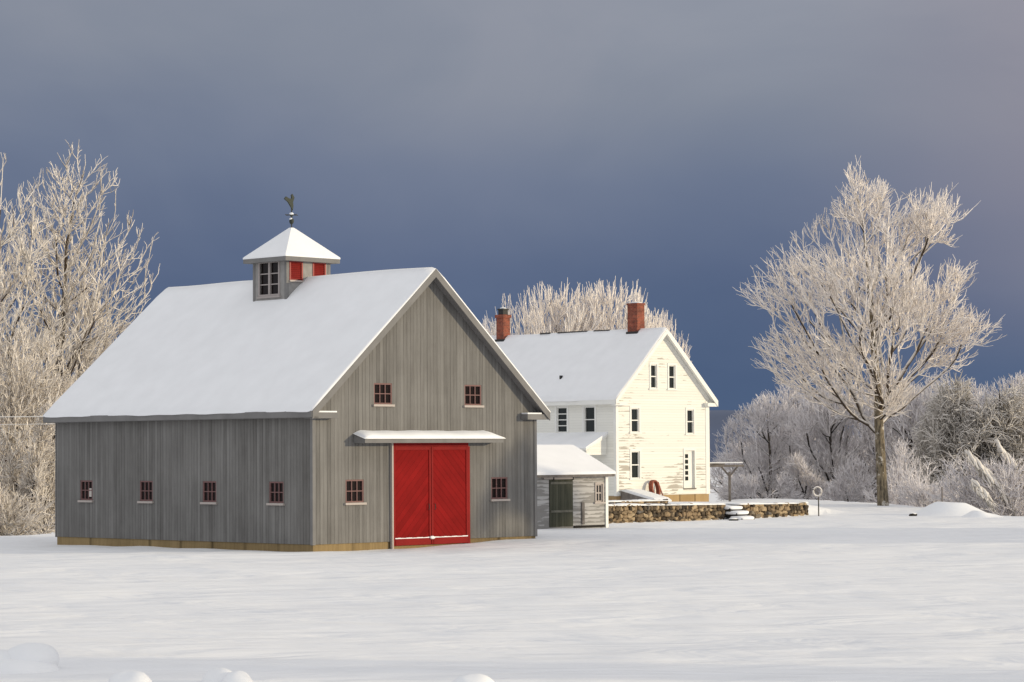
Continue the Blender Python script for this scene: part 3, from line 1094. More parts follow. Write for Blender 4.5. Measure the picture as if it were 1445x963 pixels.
sub_window()
for (a, b, c, d) in lvh:
    lv = MB()
    nl = 9
    for i in range(nl):
        z = c + 0.05 + (d - c - 0.08) * i / nl
        lv.add([(a + 0.03, CY0 - 0.012, z), (b - 0.03, CY0 - 0.012, z), (b - 0.03, CY0 + 0.05, z + 0.075), (a + 0.03, CY0 + 0.05, z + 0.075)], [(0, 1, 2, 3)])
    lv.box(a - 0.03, a + 0.03, CY0 - 0.02, CY0 + 0.04, c, d)
    lv.box(b - 0.03, b + 0.03, CY0 - 0.02, CY0 + 0.04, c, d)
    lv.box(a + 0.03, b - 0.03, CY0 - 0.02, CY0 + 0.04, d - 0.05, d)
    lv.box(a + 0.03, b - 0.03, CY0 + 0.045, CY0 + 0.055, c, d)
    lv.build('louver', M['louver_red'], cup)
    MB().box(a - 0.05, b + 0.05, CY0 - 0.07, CY0 + 0.03, c - 0.06, c - 0.003).build('sill', M['pale_sill'], cup)
ro_ = 0.26
ccx, ccy = (CX0 + CX1) / 2, (CY0 + CY1) / 2
ev = MB()
ev.box(CX0 - ro_, CX1 + ro_, CY0 - ro_, CY1 + ro_, CZT - 0.12, CZT + 0.03)
ev.build('cupola_eave', M['barn_trim'], cup)
cs = MB()
k = ro_ + 0.01
hxx, hyy = (CX1 - CX0) / 2 + k, (CY1 - CY0) / 2 + k
ZA = 11.22
rows = [(1.0, CZT + 0.032), (1.0, CZT + 0.085), (0.97, CZT + 0.125)]
cv = []
for s_, z in rows:
    cv += [(ccx - hxx * s_, ccy - hyy * s_, z), (ccx + hxx * s_, ccy - hyy * s_, z), (ccx + hxx * s_, ccy + hyy * s_, z), (ccx - hxx * s_, ccy + hyy * s_, z)]
for s_ in (0.6, 0.05):
    z = CZT + 0.125 + (ZA - CZT - 0.125) * (0.97 - s_) / 0.97
    cv += [(ccx - hxx * s_, ccy - hyy * s_, z), (ccx + hxx * s_, ccy - hyy * s_, z), (ccx + hxx * s_, ccy + hyy * s_, z), (ccx - hxx * s_, ccy + hyy * s_, z)]
cf = [(3, 2, 1, 0)]
for r in range(4):
    for i in range(4):
        j = (i + 1) % 4
        cf.append((r * 4 + i, r * 4 + j, r * 4 + 4 + j, r * 4 + 4 + i))
cf.append((16, 17, 18, 19))
cs.add(cv, cf)
cs.build('cupola_snow_roof', M['snow'], cup)
# weathervane
vx, vy = ccx, ccy
va = MB()
va.tube([(vx, vy, 11.12), (vx, vy, 12.25)], 0.022, 8)
wv = va.build('weathervane', M['metal_dark'], barn)
vb = MB()
vb.blob((vx, vy, 11.40), (0.085, 0.085, 0.12), 1, 0.02)
vb.blob((vx, vy, 11.60), (0.06, 0.06, 0.045), 1, 0.02)
vb.build('ball', M['copper_green'], wv, smooth=True)
MB().blob((vx, vy, 11.66), (0.075, 0.075, 0.05), 2, 0.1).build('snow_clump', M['snow'], wv, smooth=True)
MB().blob((vx - 0.02, vy, 11.47), (0.06, 0.06, 0.05), 2, 0.1).build('snow_clump', M['snow'], wv, smooth=True)
ar = MB()
ar.tube([(vx - 0.3, vy, 11.62), (vx + 0.3, vy, 11.62)], 0.012, 6)
ar.tube([(vx, vy - 0.3, 11.62), (vx, vy + 0.3, 11.62)], 0.012, 6)
ar.build('direction_arms', M['metal_dark'], wv)
# leaping figure / arrow plate, turned nearly end-on
q = Matrix.Rotation(R(-5), 3, 'Z')
fp = []
outl = [(-0.34, 0.22), (-0.17, 0.12), (-0.03, -0.05), (0.04, -0.16), (0.07, 0.0), (0.05, 0.12), (0.12, 0.28), (0.03, 0.40), (-0.02, 0.36), (0.0, 0.24), (-0.12, 0.24), (-0.26, 0.30)]
fv = []
for dy in (-0.03, 0.03):
    for x, z in outl:
        p = q @ Vector((x * 0.95, dy, 0))
        fv.append((vx + p.x, vy + p.y, 11.95 + z * 1.05))
no = len(outl)
ff = [tuple(range(no)), tuple(range(2 * no - 1, no - 1, -1))] + [((i + 1) % no, i, i + no, (i + 1) % no + no) for i in range(no)]
MB().add(fv, ff).build('vane_figure', M['copper_green'], wv)

# ------------------------------------------------------------------ farmhouse
house = empty('farmhouse', HOUSE, TH)
tag(house, 'white clapboard farmhouse with peeling paint, two brick chimneys and a snowy roof', 'house')
HW, HL = 7.75, 13.6
HE, HP = 5.62, 9.20
hc = HW / 2
hs = (HP - HE) / hc


def htop(u):
    return HP - abs(u - hc) * hs


hz = 2.75
gh = [(2.84, 3.36, 3.33 + hz, 4.64 + hz), (4.36, 4.90, 3.32 + hz, 4.63 + hz), (1.22, 1.86, 0.92 + hz, 2.24 + hz),
      (5.86, 6.44, 0.85 + hz, 2.20 + hz), (1.20, 1.88, -1.58 + hz, -0.10 + hz), (5.62, 6.46, -2.16 + hz, -0.08 + hz)]
hlh = [(3.60, 4.40, 0.94 + hz, 2.35 + hz), (1.53, 2.34, 0.92 + hz, 2.35 + hz)]
w = MB()
wall_faces(htop, [0, hc, HW], gh, pf, w, 0.14, 0.25)
wall_faces(lambda u: HE, [0, HL], hlh, pl, w, 0.14, 0.25)
w.add([(HW, 0, 0.25), (HW, HL, 0.25), (HW, HL, HE), (HW, 0, HE)], [(0, 1, 2, 3)])
w.add([(0, HL, 0.25), (HW, HL, 0.25), (HW, HL, HE), (hc, HL, HP), (0, HL, HE)], [(0, 1, 2, 3, 4)])
w.build('wall', M['house_white'], house)
f_ = MB()
f_.box(0.03, HW - 0.03, 0.02, HL - 0.03, -0.6, 0.247)
f_.build('foundation', M['house_beam'], house)
cb = MB()
cb.box(-0.025, 0.17, -0.025, 0.0, 0.24, HE - 0.4)
cb.box(-0.025, 0.0, 0.0, 0.17, 0.24, HE - 0.4)
cb.build('corner_board', M['white_trim'], house)
MB().box(HW - 0.30, HW + 0.02, -0.025, -0.001, 0.24, HE - 0.2).build('corner_board', M['white_trim'], house)
hr = MB()
hr.extr_y(vroof(-0.36, HW + 0.42, hc, HP + 0.004, hs, 0.16, 0, 0), -0.30, HL + 0.2)
hroof = hr.build('roof', M['white_trim'], house)
snow_slab(-0.38, HW + 0.44, hc, HP + 0.166, hs, 0.14, -0.33, HL + 0.2, 9, 0.03).build('snow_cover', M['snow'], hroof, smooth=True)
rk = MB()
for s in (-1, 1):
    x_e = -0.36 if s < 0 else HW + 0.42
    ze = HP - abs(x_e - hc) * hs
    p = [(hc, HP - 0.12), (hc, HP + 0.158), (x_e, ze + 0.158), (x_e, ze - 0.12)]
    if s > 0: p = p[::-1]
    rk.extr_y(p, -0.345, -0.302)
    # frieze board under the rake, on the wall
    x_w = 0.0 if s < 0 else HW
    zw = htop(x_w)
    p = [(hc, HP - 0.30), (hc, HP - 0.02), (x_w, zw - 0.02), (x_w, zw - 0.30)]
    if s > 0: p = p[::-1]
    rk.extr_y(p, -0.03, -0.002)
rk.build('rake_board', M['white_trim'], hroof)
ft = MB()
ft.box(-0.385, -0.362, -0.30, HL + 0.2, HE - 0.36 * hs - 0.10, HE - 0.36 * hs + 0.155)
ft.box(-0.36, -0.004, -0.30, HL + 0.2, HE - 0.36 * hs - 0.10, HE - 0.36 * hs - 0.06)
ft.build('eave_board', M['white_trim'], hroof)
for xa, xb in ((-0.36, 0.62), (HW - 0.42, HW + 0.42)):
    rr = MB().box(xa, xb, -0.30, -0.004, HE - 0.50, HE - 0.30).build('eave_return', M['white_trim'], house)
# strips of bare shingle along the ridge
rs = MB()
for a, b in ((3.9, 5.1), (5.6, 7.9), (8.5, 9.3)):
    rs.box(hc - 0.07, hc + 0.07, a, b, HP + 0.20, HP + 0.275)
rs.build('bare_ridge', M['shingle'], hroof)
MB().tube([(0.9, 4.9, htop(0.9) + 0.1), (0.9, 4.9, htop(0.9) + 0.42)], 0.09, 8).build('vent_pipe', M['soot'], hroof)
for (cx, cy, wx, wy, zb, zt, pot) in ((hc, 1.95, 0.62, 0.72, HP - 0.5, 8.13 + hz - 0.02, False), (hc - 0.12, 12.2, 0.54, 0.58, HP - 0.7, 7.86 + hz, True)):
    c = MB()
    c.box(cx - wx / 2, cx + wx / 2, cy - wy / 2, cy + wy / 2, zb, zt)
    ch = c.build('chimney', M['brick'], house)
    d = MB()
    if pot:
        d.box(cx - wx / 2 - 0.06, cx + wx / 2 + 0.06, cy - wy / 2 - 0.06, cy + wy / 2 + 0.06, zt - 0.16, zt + 0.02)
        d.build('brick_cap', M['brick'], ch)
        p = MB()
        p.box(cx - 0.2, cx + 0.2, cy - 0.2, cy + 0.2, zt + 0.021, zt + 0.30)
        p.box(cx - 0.24, cx + 0.24, cy - 0.24, cy + 0.24, zt + 0.301, zt + 0.38)
        p.build('flue', M['soot'], ch)
    else:
        d.box(cx - wx / 2 - 0.04, cx + wx / 2 + 0.04, cy - wy / 2 - 0.04, cy + wy / 2 + 0.04, zt - 0.10, zt)
        d.build('brick_cap', M['brick'], ch)
    s = MB()
    s.blob((cx, cy, zt + (0.40 if pot else 0.02)), (0.20 if pot else wx * 0.5, 0.20 if pot else wy * 0.5, 0.07), 4, 0.05)
    s.build('snow_cap', M['snow'], ch, smooth=True)
    fl = MB()
    zf = HP - abs(cx - wx / 2 - hc) * hs
    fl.box(cx - wx / 2 - 0.07, cx + wx / 2 + 0.05, cy - wy / 2 - 0.06, cy + wy / 2 + 0.06, zf + 0.0, zf + 0.36)
    fl.build('flashing', M['soot'], ch)
hm_ = (M['white_trim'], M['glass_green'], M['white_trim'], M['white_trim'])
for h in gh[:5]:
    window(house, pf, *h, 1, 2, hm_, fw=0.055, mw=0.06, casing=0.11, depth=0.12)
for k, h in enumerate(hlh):
    window(house, pl, *h, 1, 4 if k == 0 else 2, hm_, fw=0.06, mw=0.05, casing=0.11, depth=0.12)
u0, u1, z0, z1 = gh[5]
dr = MB().box(u0, u1, 0.10, 0.135, z0, z1).build('door', M['white_trim'], house)
pn = MB()
for j in range(5):
    z = z0 + 0.42 + j * 0.31
    pn.box(u0 + 0.10, u0 + 0.42, 0.085, 0.099, z, z + 0.22)
pn.build('pane', M['glass_green'], dr)
dc = MB()
dc.box(u0 - 0.10, u0, -0.04, 0.02, z0, z1 + 0.12)
dc.box(u1, u1 + 0.10, -0.04, 0.02, z0, z1 + 0.12)
dc.box(u0, u1, -0.042, 0.02, z1, z1 + 0.12)
dc.build('door_casing', M['white_trim'], dr)
MB().box(u0 - 0.1, u1 + 0.1, -0.06, 0.05, z0 - 0.07, z0 - 0.003).build('threshold', M['grey_wood'], dr)
# belt board across the gable, a drip edge under the upper windows
# side porch: lean-to roof against the left wall
pt, pb = 0.84 + hz, 0.06 + hz
po = MB()
po.extr_y([(-1.74, pb - 0.10), (-0.004, pt - 0.14), (-0.004, pt - 0.02), (-1.74, pb + 0.0)], 0.62, 8.5)
porch = po.build('porch_roof', M['white_trim'], house)
psn = MB()
psn.extr_y([(-1.77, pb + 0.003), (-0.004, pt - 0.015), (-0.004, pt + 0.11), (-1.70, pb + 0.11), (-1.77, pb + 0.05)], 0.60, 8.5)
psn.build('snow_cover', M['snow'], porch)
pg = MB()
pg.extr_y([(-1.66, pb - 0.34), (-0.03, pb - 0.34), (-0.03, pt - 0.15), (-1.66, pb - 0.10)], 0.66, 0.72)
pg.build('gable_board', M['house_white'], porch)
MB().box(-1.62, -1.48, 0.70, 0.84, -0.3, pb - 0.342).build('post', M['white_trim'], porch)
MB().box(-1.62, -1.48, 3.4, 3.54, -0.3, pb - 0.12).build('post', M['white_trim'], porch)
pk_ = MB()
pk_.extr_y([(-0.95, 1.9), (-0.35, 1.9), (-0.35, 2.12), (-0.45, 2.32), (-0.65, 2.40), (-0.85, 2.32), (-0.95, 2.12)], 0.90, 0.92)
# cellar hatch with a sloping snow covered lid against the gable wall
hat = MB()
hat.extr_x([(-2.3, -0.28), (-0.03, -0.28), (-0.03, 0.50), (-2.3, 0.02)], 0.30, 1.62)
hatch = hat.build('cellar_hatch', M['grey_wood'], house)
hsn = MB()
hsn.extr_x([(-2.55, -0.05), (-2.3, 0.025), (-0.03, 0.505), (-0.03, 0.58), (-0.35, 0.60), (-2.3, 0.17), (-2.55, 0.02)], 0.36, 1.58)
hsn.build('snow_cover', M['snow'], hatch)

# oval rust hoop leaning on the gable wall
HS = 0.86
hoop = empty('rusty_hoop', (HOUSE[0] + 2.72 * CW + 0.35 * SW, HOUSE[1] + 2.72 * SW - 0.35 * CW, HOUSE[2] + 0.12), TH)
tag(hoop, 'rust brown oval hoop leaning upright against the white gable wall', 'hoop')
hoop.scale = (HS, HS, HS)
hv, hf = [], []
nh = 40
for i in range(nh):
    a = 2 * math.pi * i / nh
    ca_, sa_ = math.cos(a), math.sin(a)
    for (rr_, yy) in ((1.0, -0.14), (1.0, 0.14), (0.80, 0.14), (0.80, -0.14)):
        wx = 0.42 * rr_ if rr_ == 1.0 else 0.25
        wz = 0.56 if rr_ == 1.0 else 0.47
        z = 0.56 + wz * sa_
        hv.append((wx * ca_, yy + 0.22 * z / 1.12 - 0.1, z))
for i in range(nh):
    j = (i + 1) % nh
    for k in range(4):
        k2 = (k + 1) % 4
        hf.append((i * 4 + k, j * 4 + k, j * 4 + k2, i * 4 + k2))
MB().add(hv, hf).build('rim', M['rust'], hoop, smooth=False, bevel=0.02)
MB().blob((0, -0.12, 0.08), (0.34, 0.24, 0.12), 7, 0.15).build('snow_clump', M['snow'], hoop, smooth=True)
st = MB()
st.tube([(0.62, -0.05, 0.05), (0.5, 0.2, 0.85)], 0.035, 6)
so_ = st.build('leaning_stick', M['rust'])
so_.matrix_world = Matrix.Translation(hoop.location) @ Matrix.Rotation(TH, 4, 'Z')
tag(so_, 'thin rusty rod leaning on the white wall right of the oval hoop', 'rod')

# ------------------------------------------------------------------ shed
SH = (3.83, 106.0, -3.12)
shed = empty('shed', SH, TH)
tag(shed, 'small weathered shed with an old dark green plank door beside the barn', 'shed')
SL, SD, SE, SR = 5.2, 4.6, 2.12, 3.13
sh = [(-3.42, -2.05, 0.05, 1.93), (-0.66, -0.28, 1.0, 1.72)]
w = MB()
wall_faces(lambda u: SE, [-SL, 0], sh, pf, w, 0.1, -0.3)
ss = (SR - SE) / (SD / 2)
w.add([(0, 0, -0.3), (0, SD, -0.3), (0, SD, SE), (0, SD / 2, SR), (0, 0, SE)], [(0, 1, 2, 3, 4)])
w.add([(-SL, 0, -0.3), (-SL, SD, -0.3), (-SL, SD, SE), (-SL, SD / 2, SR), (-SL, 0, SE)], [(0, 1, 2, 3, 4)])
w.add([(-SL, SD, -0.3), (0, SD, -0.3), (0, SD, SE), (-SL, SD, SE)], [(0, 1, 2, 3)])
w.build('wall', M['shed_board'], shed)
rf = MB()
oy = 0.22
rp_ = [(-oy, SE - oy * ss), (SD / 2, SR), (SD + oy, SE - oy * ss), (SD + oy, SE - oy * ss + 0.10), (SD / 2, SR + 0.10), (-oy, SE - oy * ss + 0.10)]
rf.extr_x(rp_, -SL - 0.2, 0.26)
sroof = rf.build('roof', M['grey_wood'], shed)
sn = MB()
sp_ = [(-oy - 0.03, SE - oy * ss + 0.103), (SD / 2, SR + 0.104), (SD + oy + 0.03, SE - oy * ss + 0.103), (SD + oy, SE - oy * ss + 0.22), (SD / 2 + 0.2, SR + 0.19), (SD / 2, SR + 0.215), (SD / 2 - 0.2, SR + 0.19), (-oy + 0.02, SE - oy * ss + 0.22), (-oy - 0.03, SE - oy * ss + 0.18)]
sn.extr_x(sp_, -SL - 0.22, 0.28)
sn.build('snow_cover', M['snow'], sroof)
u0, u1, z0, z1 = sh[0]
sd = MB().box(u0 + 0.01, u1 - 0.01, -0.03, 0.04, z0, z1).build('door', M['old_green'], shed)
old_bar = plain('old_bar', (0.12, 0.115, 0.09), 0.8, noise=0.3)
for z in (0.62, 1.75):
    MB().box(u0 + 0.05, u1 - 0.05, -0.06, -0.031, z, z + 0.09).build('crossbar', old_bar, sd)
for u in (u0 + 0.2, u1 - 0.02):
    MB().box(u - 0.025, u + 0.025, -0.09, -0.04, z1 - 0.02, z1 + 0.14).build('hanger', M['soot'], sd)
MB().box(u0 - 0.35, u1 + 0.05, -0.07, -0.002, z1 + 0.02, z1 + 0.09).build('door_rail', M['pale_sill'], shed)
window(shed, pf, *sh[1], 2, 2, (M['pale_sill'], M['glass_green'], M['pale_sill'], M['pale_sill']), fw=0.05, mw=0.05, casing=0.07, depth=0.08)
MB().box(-0.12, 0.03, -0.05, 0.10, -0.3, SE - 0.03).build('corner_board', M['white_trim'], shed)
MB().box(-1.55, -1.40, -0.06, -0.003, 0.12, 1.0).build('batten', M['grey_wood'], shed)
MB().box(-2.0, -0.2, -0.05, -0.002, -0.02, 0.07).build('skirt_board', M['stone_gap'], shed)


# ------------------------------------------------------------------ stone walls
def wall_pt(w, l, z=0.0):
    return (WALL0[0] + w * CW - l * SW, WALL0[1] + w * SW + l * CW, z)


def stone_wall(name, label, w0, w1, l0, ztop0, ztop1, zb0, zb1, seed, thick=0.5, cap=0.10, rag=0.03):
    rnd = random.Random(seed)
    o = empty(name, wall_pt(w0, l0, min(zb0, zb1)), TH)
    tag(o, label, 'stone wall', 'dry stone walls below the house')
    L_ = w1 - w0
    zo = min(zb0, zb1)
    zt = lambda u: ztop0 + (ztop1 - ztop0) * u / L_ - zo
    zb = lambda u: zb0 + (zb1 - zb0) * u / L_ - zo
    core = MB()
    core.add([(0.05, 0.10, -0.35), (L_ - 0.05, 0.10, -0.35), (L_ - 0.05, thick, -0.35), (0.05, thick, -0.35),
              (0.05, 0.10, zt(0) - 0.03), (L_ - 0.05, 0.10, zt(L_) - 0.03), (L_ - 0.05, thick, zt(L_) - 0.03), (0.05, thick, zt(0) - 0.03)],
             [(0, 1, 5, 4), (1, 2, 6, 5), (2, 3, 7, 6), (3, 0, 4, 7), (4, 5, 6, 7), (0, 3, 2, 1)])
    core.build('core', M['stone_gap'], o)
    s = MB()
    # irregular packed faces: rows of stones of random width and height, some tall ones spanning two rows
    z = -0.18
    H = max(zt(0), zt(L_))
    row = 0
    while z < H - 0.05:
        h = rnd.uniform(0.11, 0.24)
        u = rnd.uniform(-0.05, 0.0)
        while u < L_ - 0.03:
            wd = rnd.uniform(0.13, 0.42)
            if u + wd > L_ + 0.03: wd = L_ + 0.03 - u
            hh = h * rnd.uniform(0.8, 1.25)
            top_lim = zt(min(max(u + wd / 2, 0), L_)) + rnd.uniform(-0.02, rag)
            zc = z + hh / 2
            if zc + hh / 2 > top_lim:
                hh = max(0.07, top_lim - z)
                zc = z + hh / 2
            if z < top_lim - 0.04:
                nu, nv = 8, 5
                a_ = rnd.uniform(0, 6.28)
                n0 = len(s.v)
                s.blob((u + wd / 2, 0.10 + rnd.uniform(-0.03, 0.03), zc), (wd * 0.50, 0.12 + 0.06 * rnd.random(), hh * 0.53), rnd.randint(0, 9999), 0.30, 10, 7, None, 0.6)
                # squarer, tilted
                an = rnd.uniform(-0.35, 0.35)
                for i in range(n0, len(s.v)):
                    x, y, zz = s.v[i]
                    dx, dz = x - (u + wd / 2), zz - zc
                    s.v[i] = (u + wd / 2 + dx * math.cos(an) - dz * math.sin(an), y, zc + dx * math.sin(an) + dz * math.cos(an))
            u += wd * 0.97
        z += h * 0.92
        row += 1
    s.build('stones', M['stone'], o)
    c = MB()
    nu = max(8, int(L_ / 0.16))
    prof = [(-0.06, 0.0), (-0.07, 0.45), (0.05, 0.85), (0.25, 1.0), (thick + 0.1, 0.9), (thick + 0.5, 0.3)]
    v, f = [], []
    for i in range(nu + 1):
        u = L_ * i / nu
        kk = 0.75 + 0.35 * math.sin(u * 2.1 + seed) * math.sin(u * 0.83) + rnd.uniform(-0.2, 0.2)
        off = rnd.uniform(-0.05, 0.05)
        for y, h in prof:
            v.append((u, y + off * (1 if y < 0.1 else 0), zt(u) - 0.03 + max(0.25, kk) * cap * h))
    m_ = len(prof)
    for i in range(nu):
        for j in range(m_ - 1):
            a = i * m_ + j
            f.append((a, a + m_, a + m_ + 1, a + 1))
    f.append(tuple(range(m_)))
    f.append(tuple(nu * m_ + j for j in range(m_)))
    c.add(v, f)
    c.build('snow_cap', M['snow'], o, smooth=True)
    return o


stone_wall('stone_wall', 'long tan dry stone wall with snowy top between the shed and the steps', 2.6, 10.55, -0.30, -2.40, -2.50, -3.22, -3.20, 11)
stone_wall('stone_wall', 'shorter tan dry stone wall running right from the snowy steps to its end', 11.55, 16.65, -0.30, -2.52, -2.56, -3.2, -3.15, 12)
stone_wall('stone_ledge', 'low ledge of flat snowy stones on the terrace behind the taller walls', 5.9, 12.3, 4.6, -2.38, -2.40, -2.62, -2.62, 13, 0.4, 0.09, 0.08)
steps = empty('stone_steps', wall_pt(11.05, -0.55, -3.2), TH)
tag(steps, 'snow covered stone steps in the gap between the two tan stone walls', 'steps')
for i, (y0, y1, zt_) in enumerate(((-0.75, 0.05, 0.13), (-0.4, 0.35, 0.36), (-0.05, 0.65, 0.58))):
    rr = random.Random(i)
    sx = 0.06 * (i % 2)
    t_ = MB().box(-0.46 + sx, 0.46 + sx * 0.5, y0, y1, zt_ - 0.22, zt_ - 0.05).build('tread', M['stone_gap'], steps, bevel=0.02)
    b = MB()
    b.blob((sx, (y0 + y1) / 2 - 0.03, zt_ - 0.06), (0.52, (y1 - y0) / 2 + 0.04, 0.10), 20 + i, 0.06, 22, 10, -0.07, 0.55)
    b.build('snow_cap', M['snow'], t_, smooth=True)
fs = empty('flat_stone', (9.85, 116.2, gz(9.85, 116.2)), TH)
tag(fs, 'single flat dark stone lying in the snow below the steps', 'stone')
MB().blob((0, 0, 0.02), (0.26, 0.2, 0.06), 3, 0.2).build('stone', M['stone_gap'], fs)
MB().blob((0, 0.03, 0.075), (0.24, 0.17, 0.045), 4, 0.1).build('snow_cap', M['snow'], fs, smooth=True)

# junk: dark boards left of the hatch, half buried
jk = empty('scrap_boards', wall_pt(2.9 + 0.2, 2.2, -2.55), TH)
tag(jk, 'dark scrap boards half buried in snow between the shed and the cellar hatch', 'boards')
b_ = MB()
b_.box(0.0, 0.9, 0.0, 0.06, 0.0, 0.42)
b_.box(0.15, 1.1, -0.25, -0.19, -0.05, 0.2)
b_.build('boards', M['grey_wood'], jk)
MB().blob((0.5, -0.05, 0.40), (0.5, 0.14, 0.06), 3, 0.1).build('snow_cap', M['snow'], jk, smooth=True)


# ------------------------------------------------------------------ small yard things
def pxy(px, y):
    return (px - 722.5) / 3664.1 * y


# clothesline post with a Y brace
yp = 147.0
xp = pxy(1028, yp)
cpst = empty('clothesline_post', (xp, yp, -3.0), TH * 0.4)
tag(cpst, 'wooden T post with a Y brace and snowy top bar right of the farmhouse', 'post')
c = MB()
c.box(-0.055, 0.055, -0.055, 0.055, -0.6, 1.72)
post = c.build('post', M['grey_wood'], cpst)
b = MB()
b.tube([(0, 0, 1.45), (-0.5, 0, 2.0)], 0.05, 6)
b.tube([(0, 0, 1.45), (0.5, 0, 2.0)], 0.05, 6)
b.build('brace', M['grey_wood'], cpst)
tb = MB()
tb.box(-1.25, 0.85, -0.09, 0.09, 1.98, 2.10)
tb.box(-0.9, -0.8, -1.2, 1.2, 2.10, 2.18)
tbo = tb.build('top_bar', M['grey_wood'], cpst)
s = MB()
s.box(-1.25, 0.80, -0.08, 0.08, 2.181, 2.25)
s.build('snow_cap', M['snow'], tbo, bevel=0.03)
# thin feeder pole with a snowy ring
fx, fyy = pxy(1153, 121.5), 121.5
fpole = empty('feeder_pole', (fx, fyy, gz(fx, fyy)), 0)
tag(fpole, 'thin dark pole with a round snow crusted ring beside the stone wall', 'pole')
MB().tube([(0, 0, -0.3), (0, 0, 0.95)], 0.03, 6).build('pole', M['bark_dark'], fpole)
rg = []
for i in range(25):
    a = 2 * math.pi * i / 24
    rg.append((0.19 * math.cos(a) - 0.05, 0, 1.14 + 0.21 * math.sin(a)))
MB().tube(rg, 0.05, 6).build('ring', M['conifer'], fpole)
# short marker stake and small dark block near the pile
mx_, my_ = pxy(1327, 126), 126.0
stk = MB().tube([(mx_, my_, gz(mx_, my_) - 0.3), (mx_, my_, gz(mx_, my_) + 1.15)], 0.035, 6).build('marker_stake', M['grey_wood'])
tag(stk, 'plain short stake sticking up behind the snow pile', 'stake')
kx, ky = pxy(1286, 121), 121.0
blk = empty('half_buried_stone', (kx, ky, gz(kx, ky)), 0.3)
tag(blk, 'small dark stone poking out of the snow left of the snow pile', 'stone')
MB().blob((0, 0, 0.03), (0.2, 0.15, 0.1), 8, 0.2).build('stone', M['stone_gap'], blk)
MB().blob((0, 0.02, 0.11), (0.19, 0.13, 0.04), 8, 0.1).build('snow_cap', M['snow'], blk, smooth=True)


# snow heaps
def heap(name, label, px, y, wx, wy, h, seed, lumps=3, zo=0.0, group=None):
    x = pxy(px, y)
    rnd = random.Random(seed)
    o = MB()
    n, m_ = 44, 30
    ph = [(rnd.uniform(2, 6), rnd.uniform(2, 6), rnd.uniform(0, 6.3)) for _ in range(5)]
    v, f = [], []
    for j in range(m_ + 1):
        for i in range(n + 1):
            a, b = -1.15 + 2.3 * i / n, -1.15 + 2.3 * j / m_
            r = math.sqrt(a * a + b * b)
            hh = max(0.0, 1 - r) ** 1.0
            hh = hh * hh * (3 - 2 * hh)
            hh = min(1.0, hh * 1.25) * (1 + 0.22 * sum(math.sin(p * a + q * b + c) for p, q, c in ph) / 2.2)
            X, Y = a * wx, b * wy
            v.append((X, Y, gz(x + X, y + Y) - gz(x, y) - 0.05 + hh * h))
    for j in range(m_):
        for i in range(n):
            k = j * (n + 1) + i
            f.append((k, k + 1, k + n + 2, k + n + 1))
    o.add(v, f)
    ob = o.build(name, M['snow'], smooth=True)
    ob.location = (x, y, gz(x, y) + zo)
    tag(ob, label, 'snow heap', group)
    return ob


heap('snow_pile', 'rounded snow pile in front of the trees at the right field edge', 1340, 122.0, 2.4, 2.0, 0.54, 3)
heap('snow_pile', 'low lumpy tail of snow just right of the big rounded pile', 1382, 119.5, 1.3, 1.1, 0.28, 9)


def bouldery(label, px, y, blobs, seed):
    x = pxy(px, y)
    o = MB()
    for k, (dx, dy, z, rx, ry, rz) in enumerate(blobs):
        o.blob((dx, dy, z), (rx, ry, rz), seed + k, 0.10, 28, 18)
    ob = o.build('snow_mound', M['snow'], smooth=True)
    ob.location = (x, y, gz(x, y))
    tag(ob, label, 'snow mound', 'snow mounds in the foreground')
    return ob


bouldery('biggest snow mound, shaped like two stacked caps, in the lower left corner', 30, 38.2,
         [(-0.05, -0.1, -0.06, 0.62, 0.5, 0.24), (0.13, 0.1, 0.12, 0.40, 0.36, 0.27), (-0.45, 0.1, 0.10, 0.45, 0.35, 0.2)], 1)
bouldery('small tilted snow mound between the stacked caps mound and the twin lumps', 182, 36.0, [(0.02, 0, -0.02, 0.31, 0.3, 0.21)], 11)
bouldery('twin lumped snow mound, one lump overlapping the other, at the bottom edge', 320, 36.0,
         [(-0.12, 0.15, -0.01, 0.27, 0.26, 0.21), (0.16, -0.1, -0.02, 0.22, 0.24, 0.20)], 21)
bouldery('lowest and faintest snow mound, alone at the bottom below the red doors', 668, 35.6, [(0, 0, -0.10, 0.34, 0.3, 0.24)], 31)


# ------------------------------------------------------------------ trees
def prisms(P0, P1, r0, r1, n=3):
    d = P1 - P0
    L_ = np.linalg.norm(d, axis=1, keepdims=True)
    d = d / np.maximum(L_, 1e-6)
    up = np.zeros_like(d)
    up[:, 2] = 1
    bad = np.abs(d[:, 2]) > 0.96
    up[bad] = (1, 0, 0)
    u = up - (up * d).sum(1, keepdims=True) * d
    u /= np.linalg.norm(u, axis=1, keepdims=True)
    w_ = np.cross(d, u)
    m = len(P0)
    V = np.zeros((m, 2, n, 3))
    for k in range(n):
        a = 2 * math.pi * k / n
        o = u * math.cos(a) + w_ * math.sin(a)
        V[:, 0, k] = P0 + o * r0[:, None]
        V[:, 1, k] = P1 + o * r1[:, None]
    base = np.arange(m)[:, None] * (2 * n)
    Q = np.zeros((m, n, 4), int)
    for k in range(n):
        k2 = (k + 1) % n
        Q[:, k] = np.concatenate([base + k, base + k2, base + n + k2, base + n + k], 1)
    return V.reshape(-1, 3), Q.reshape(-1, 4)


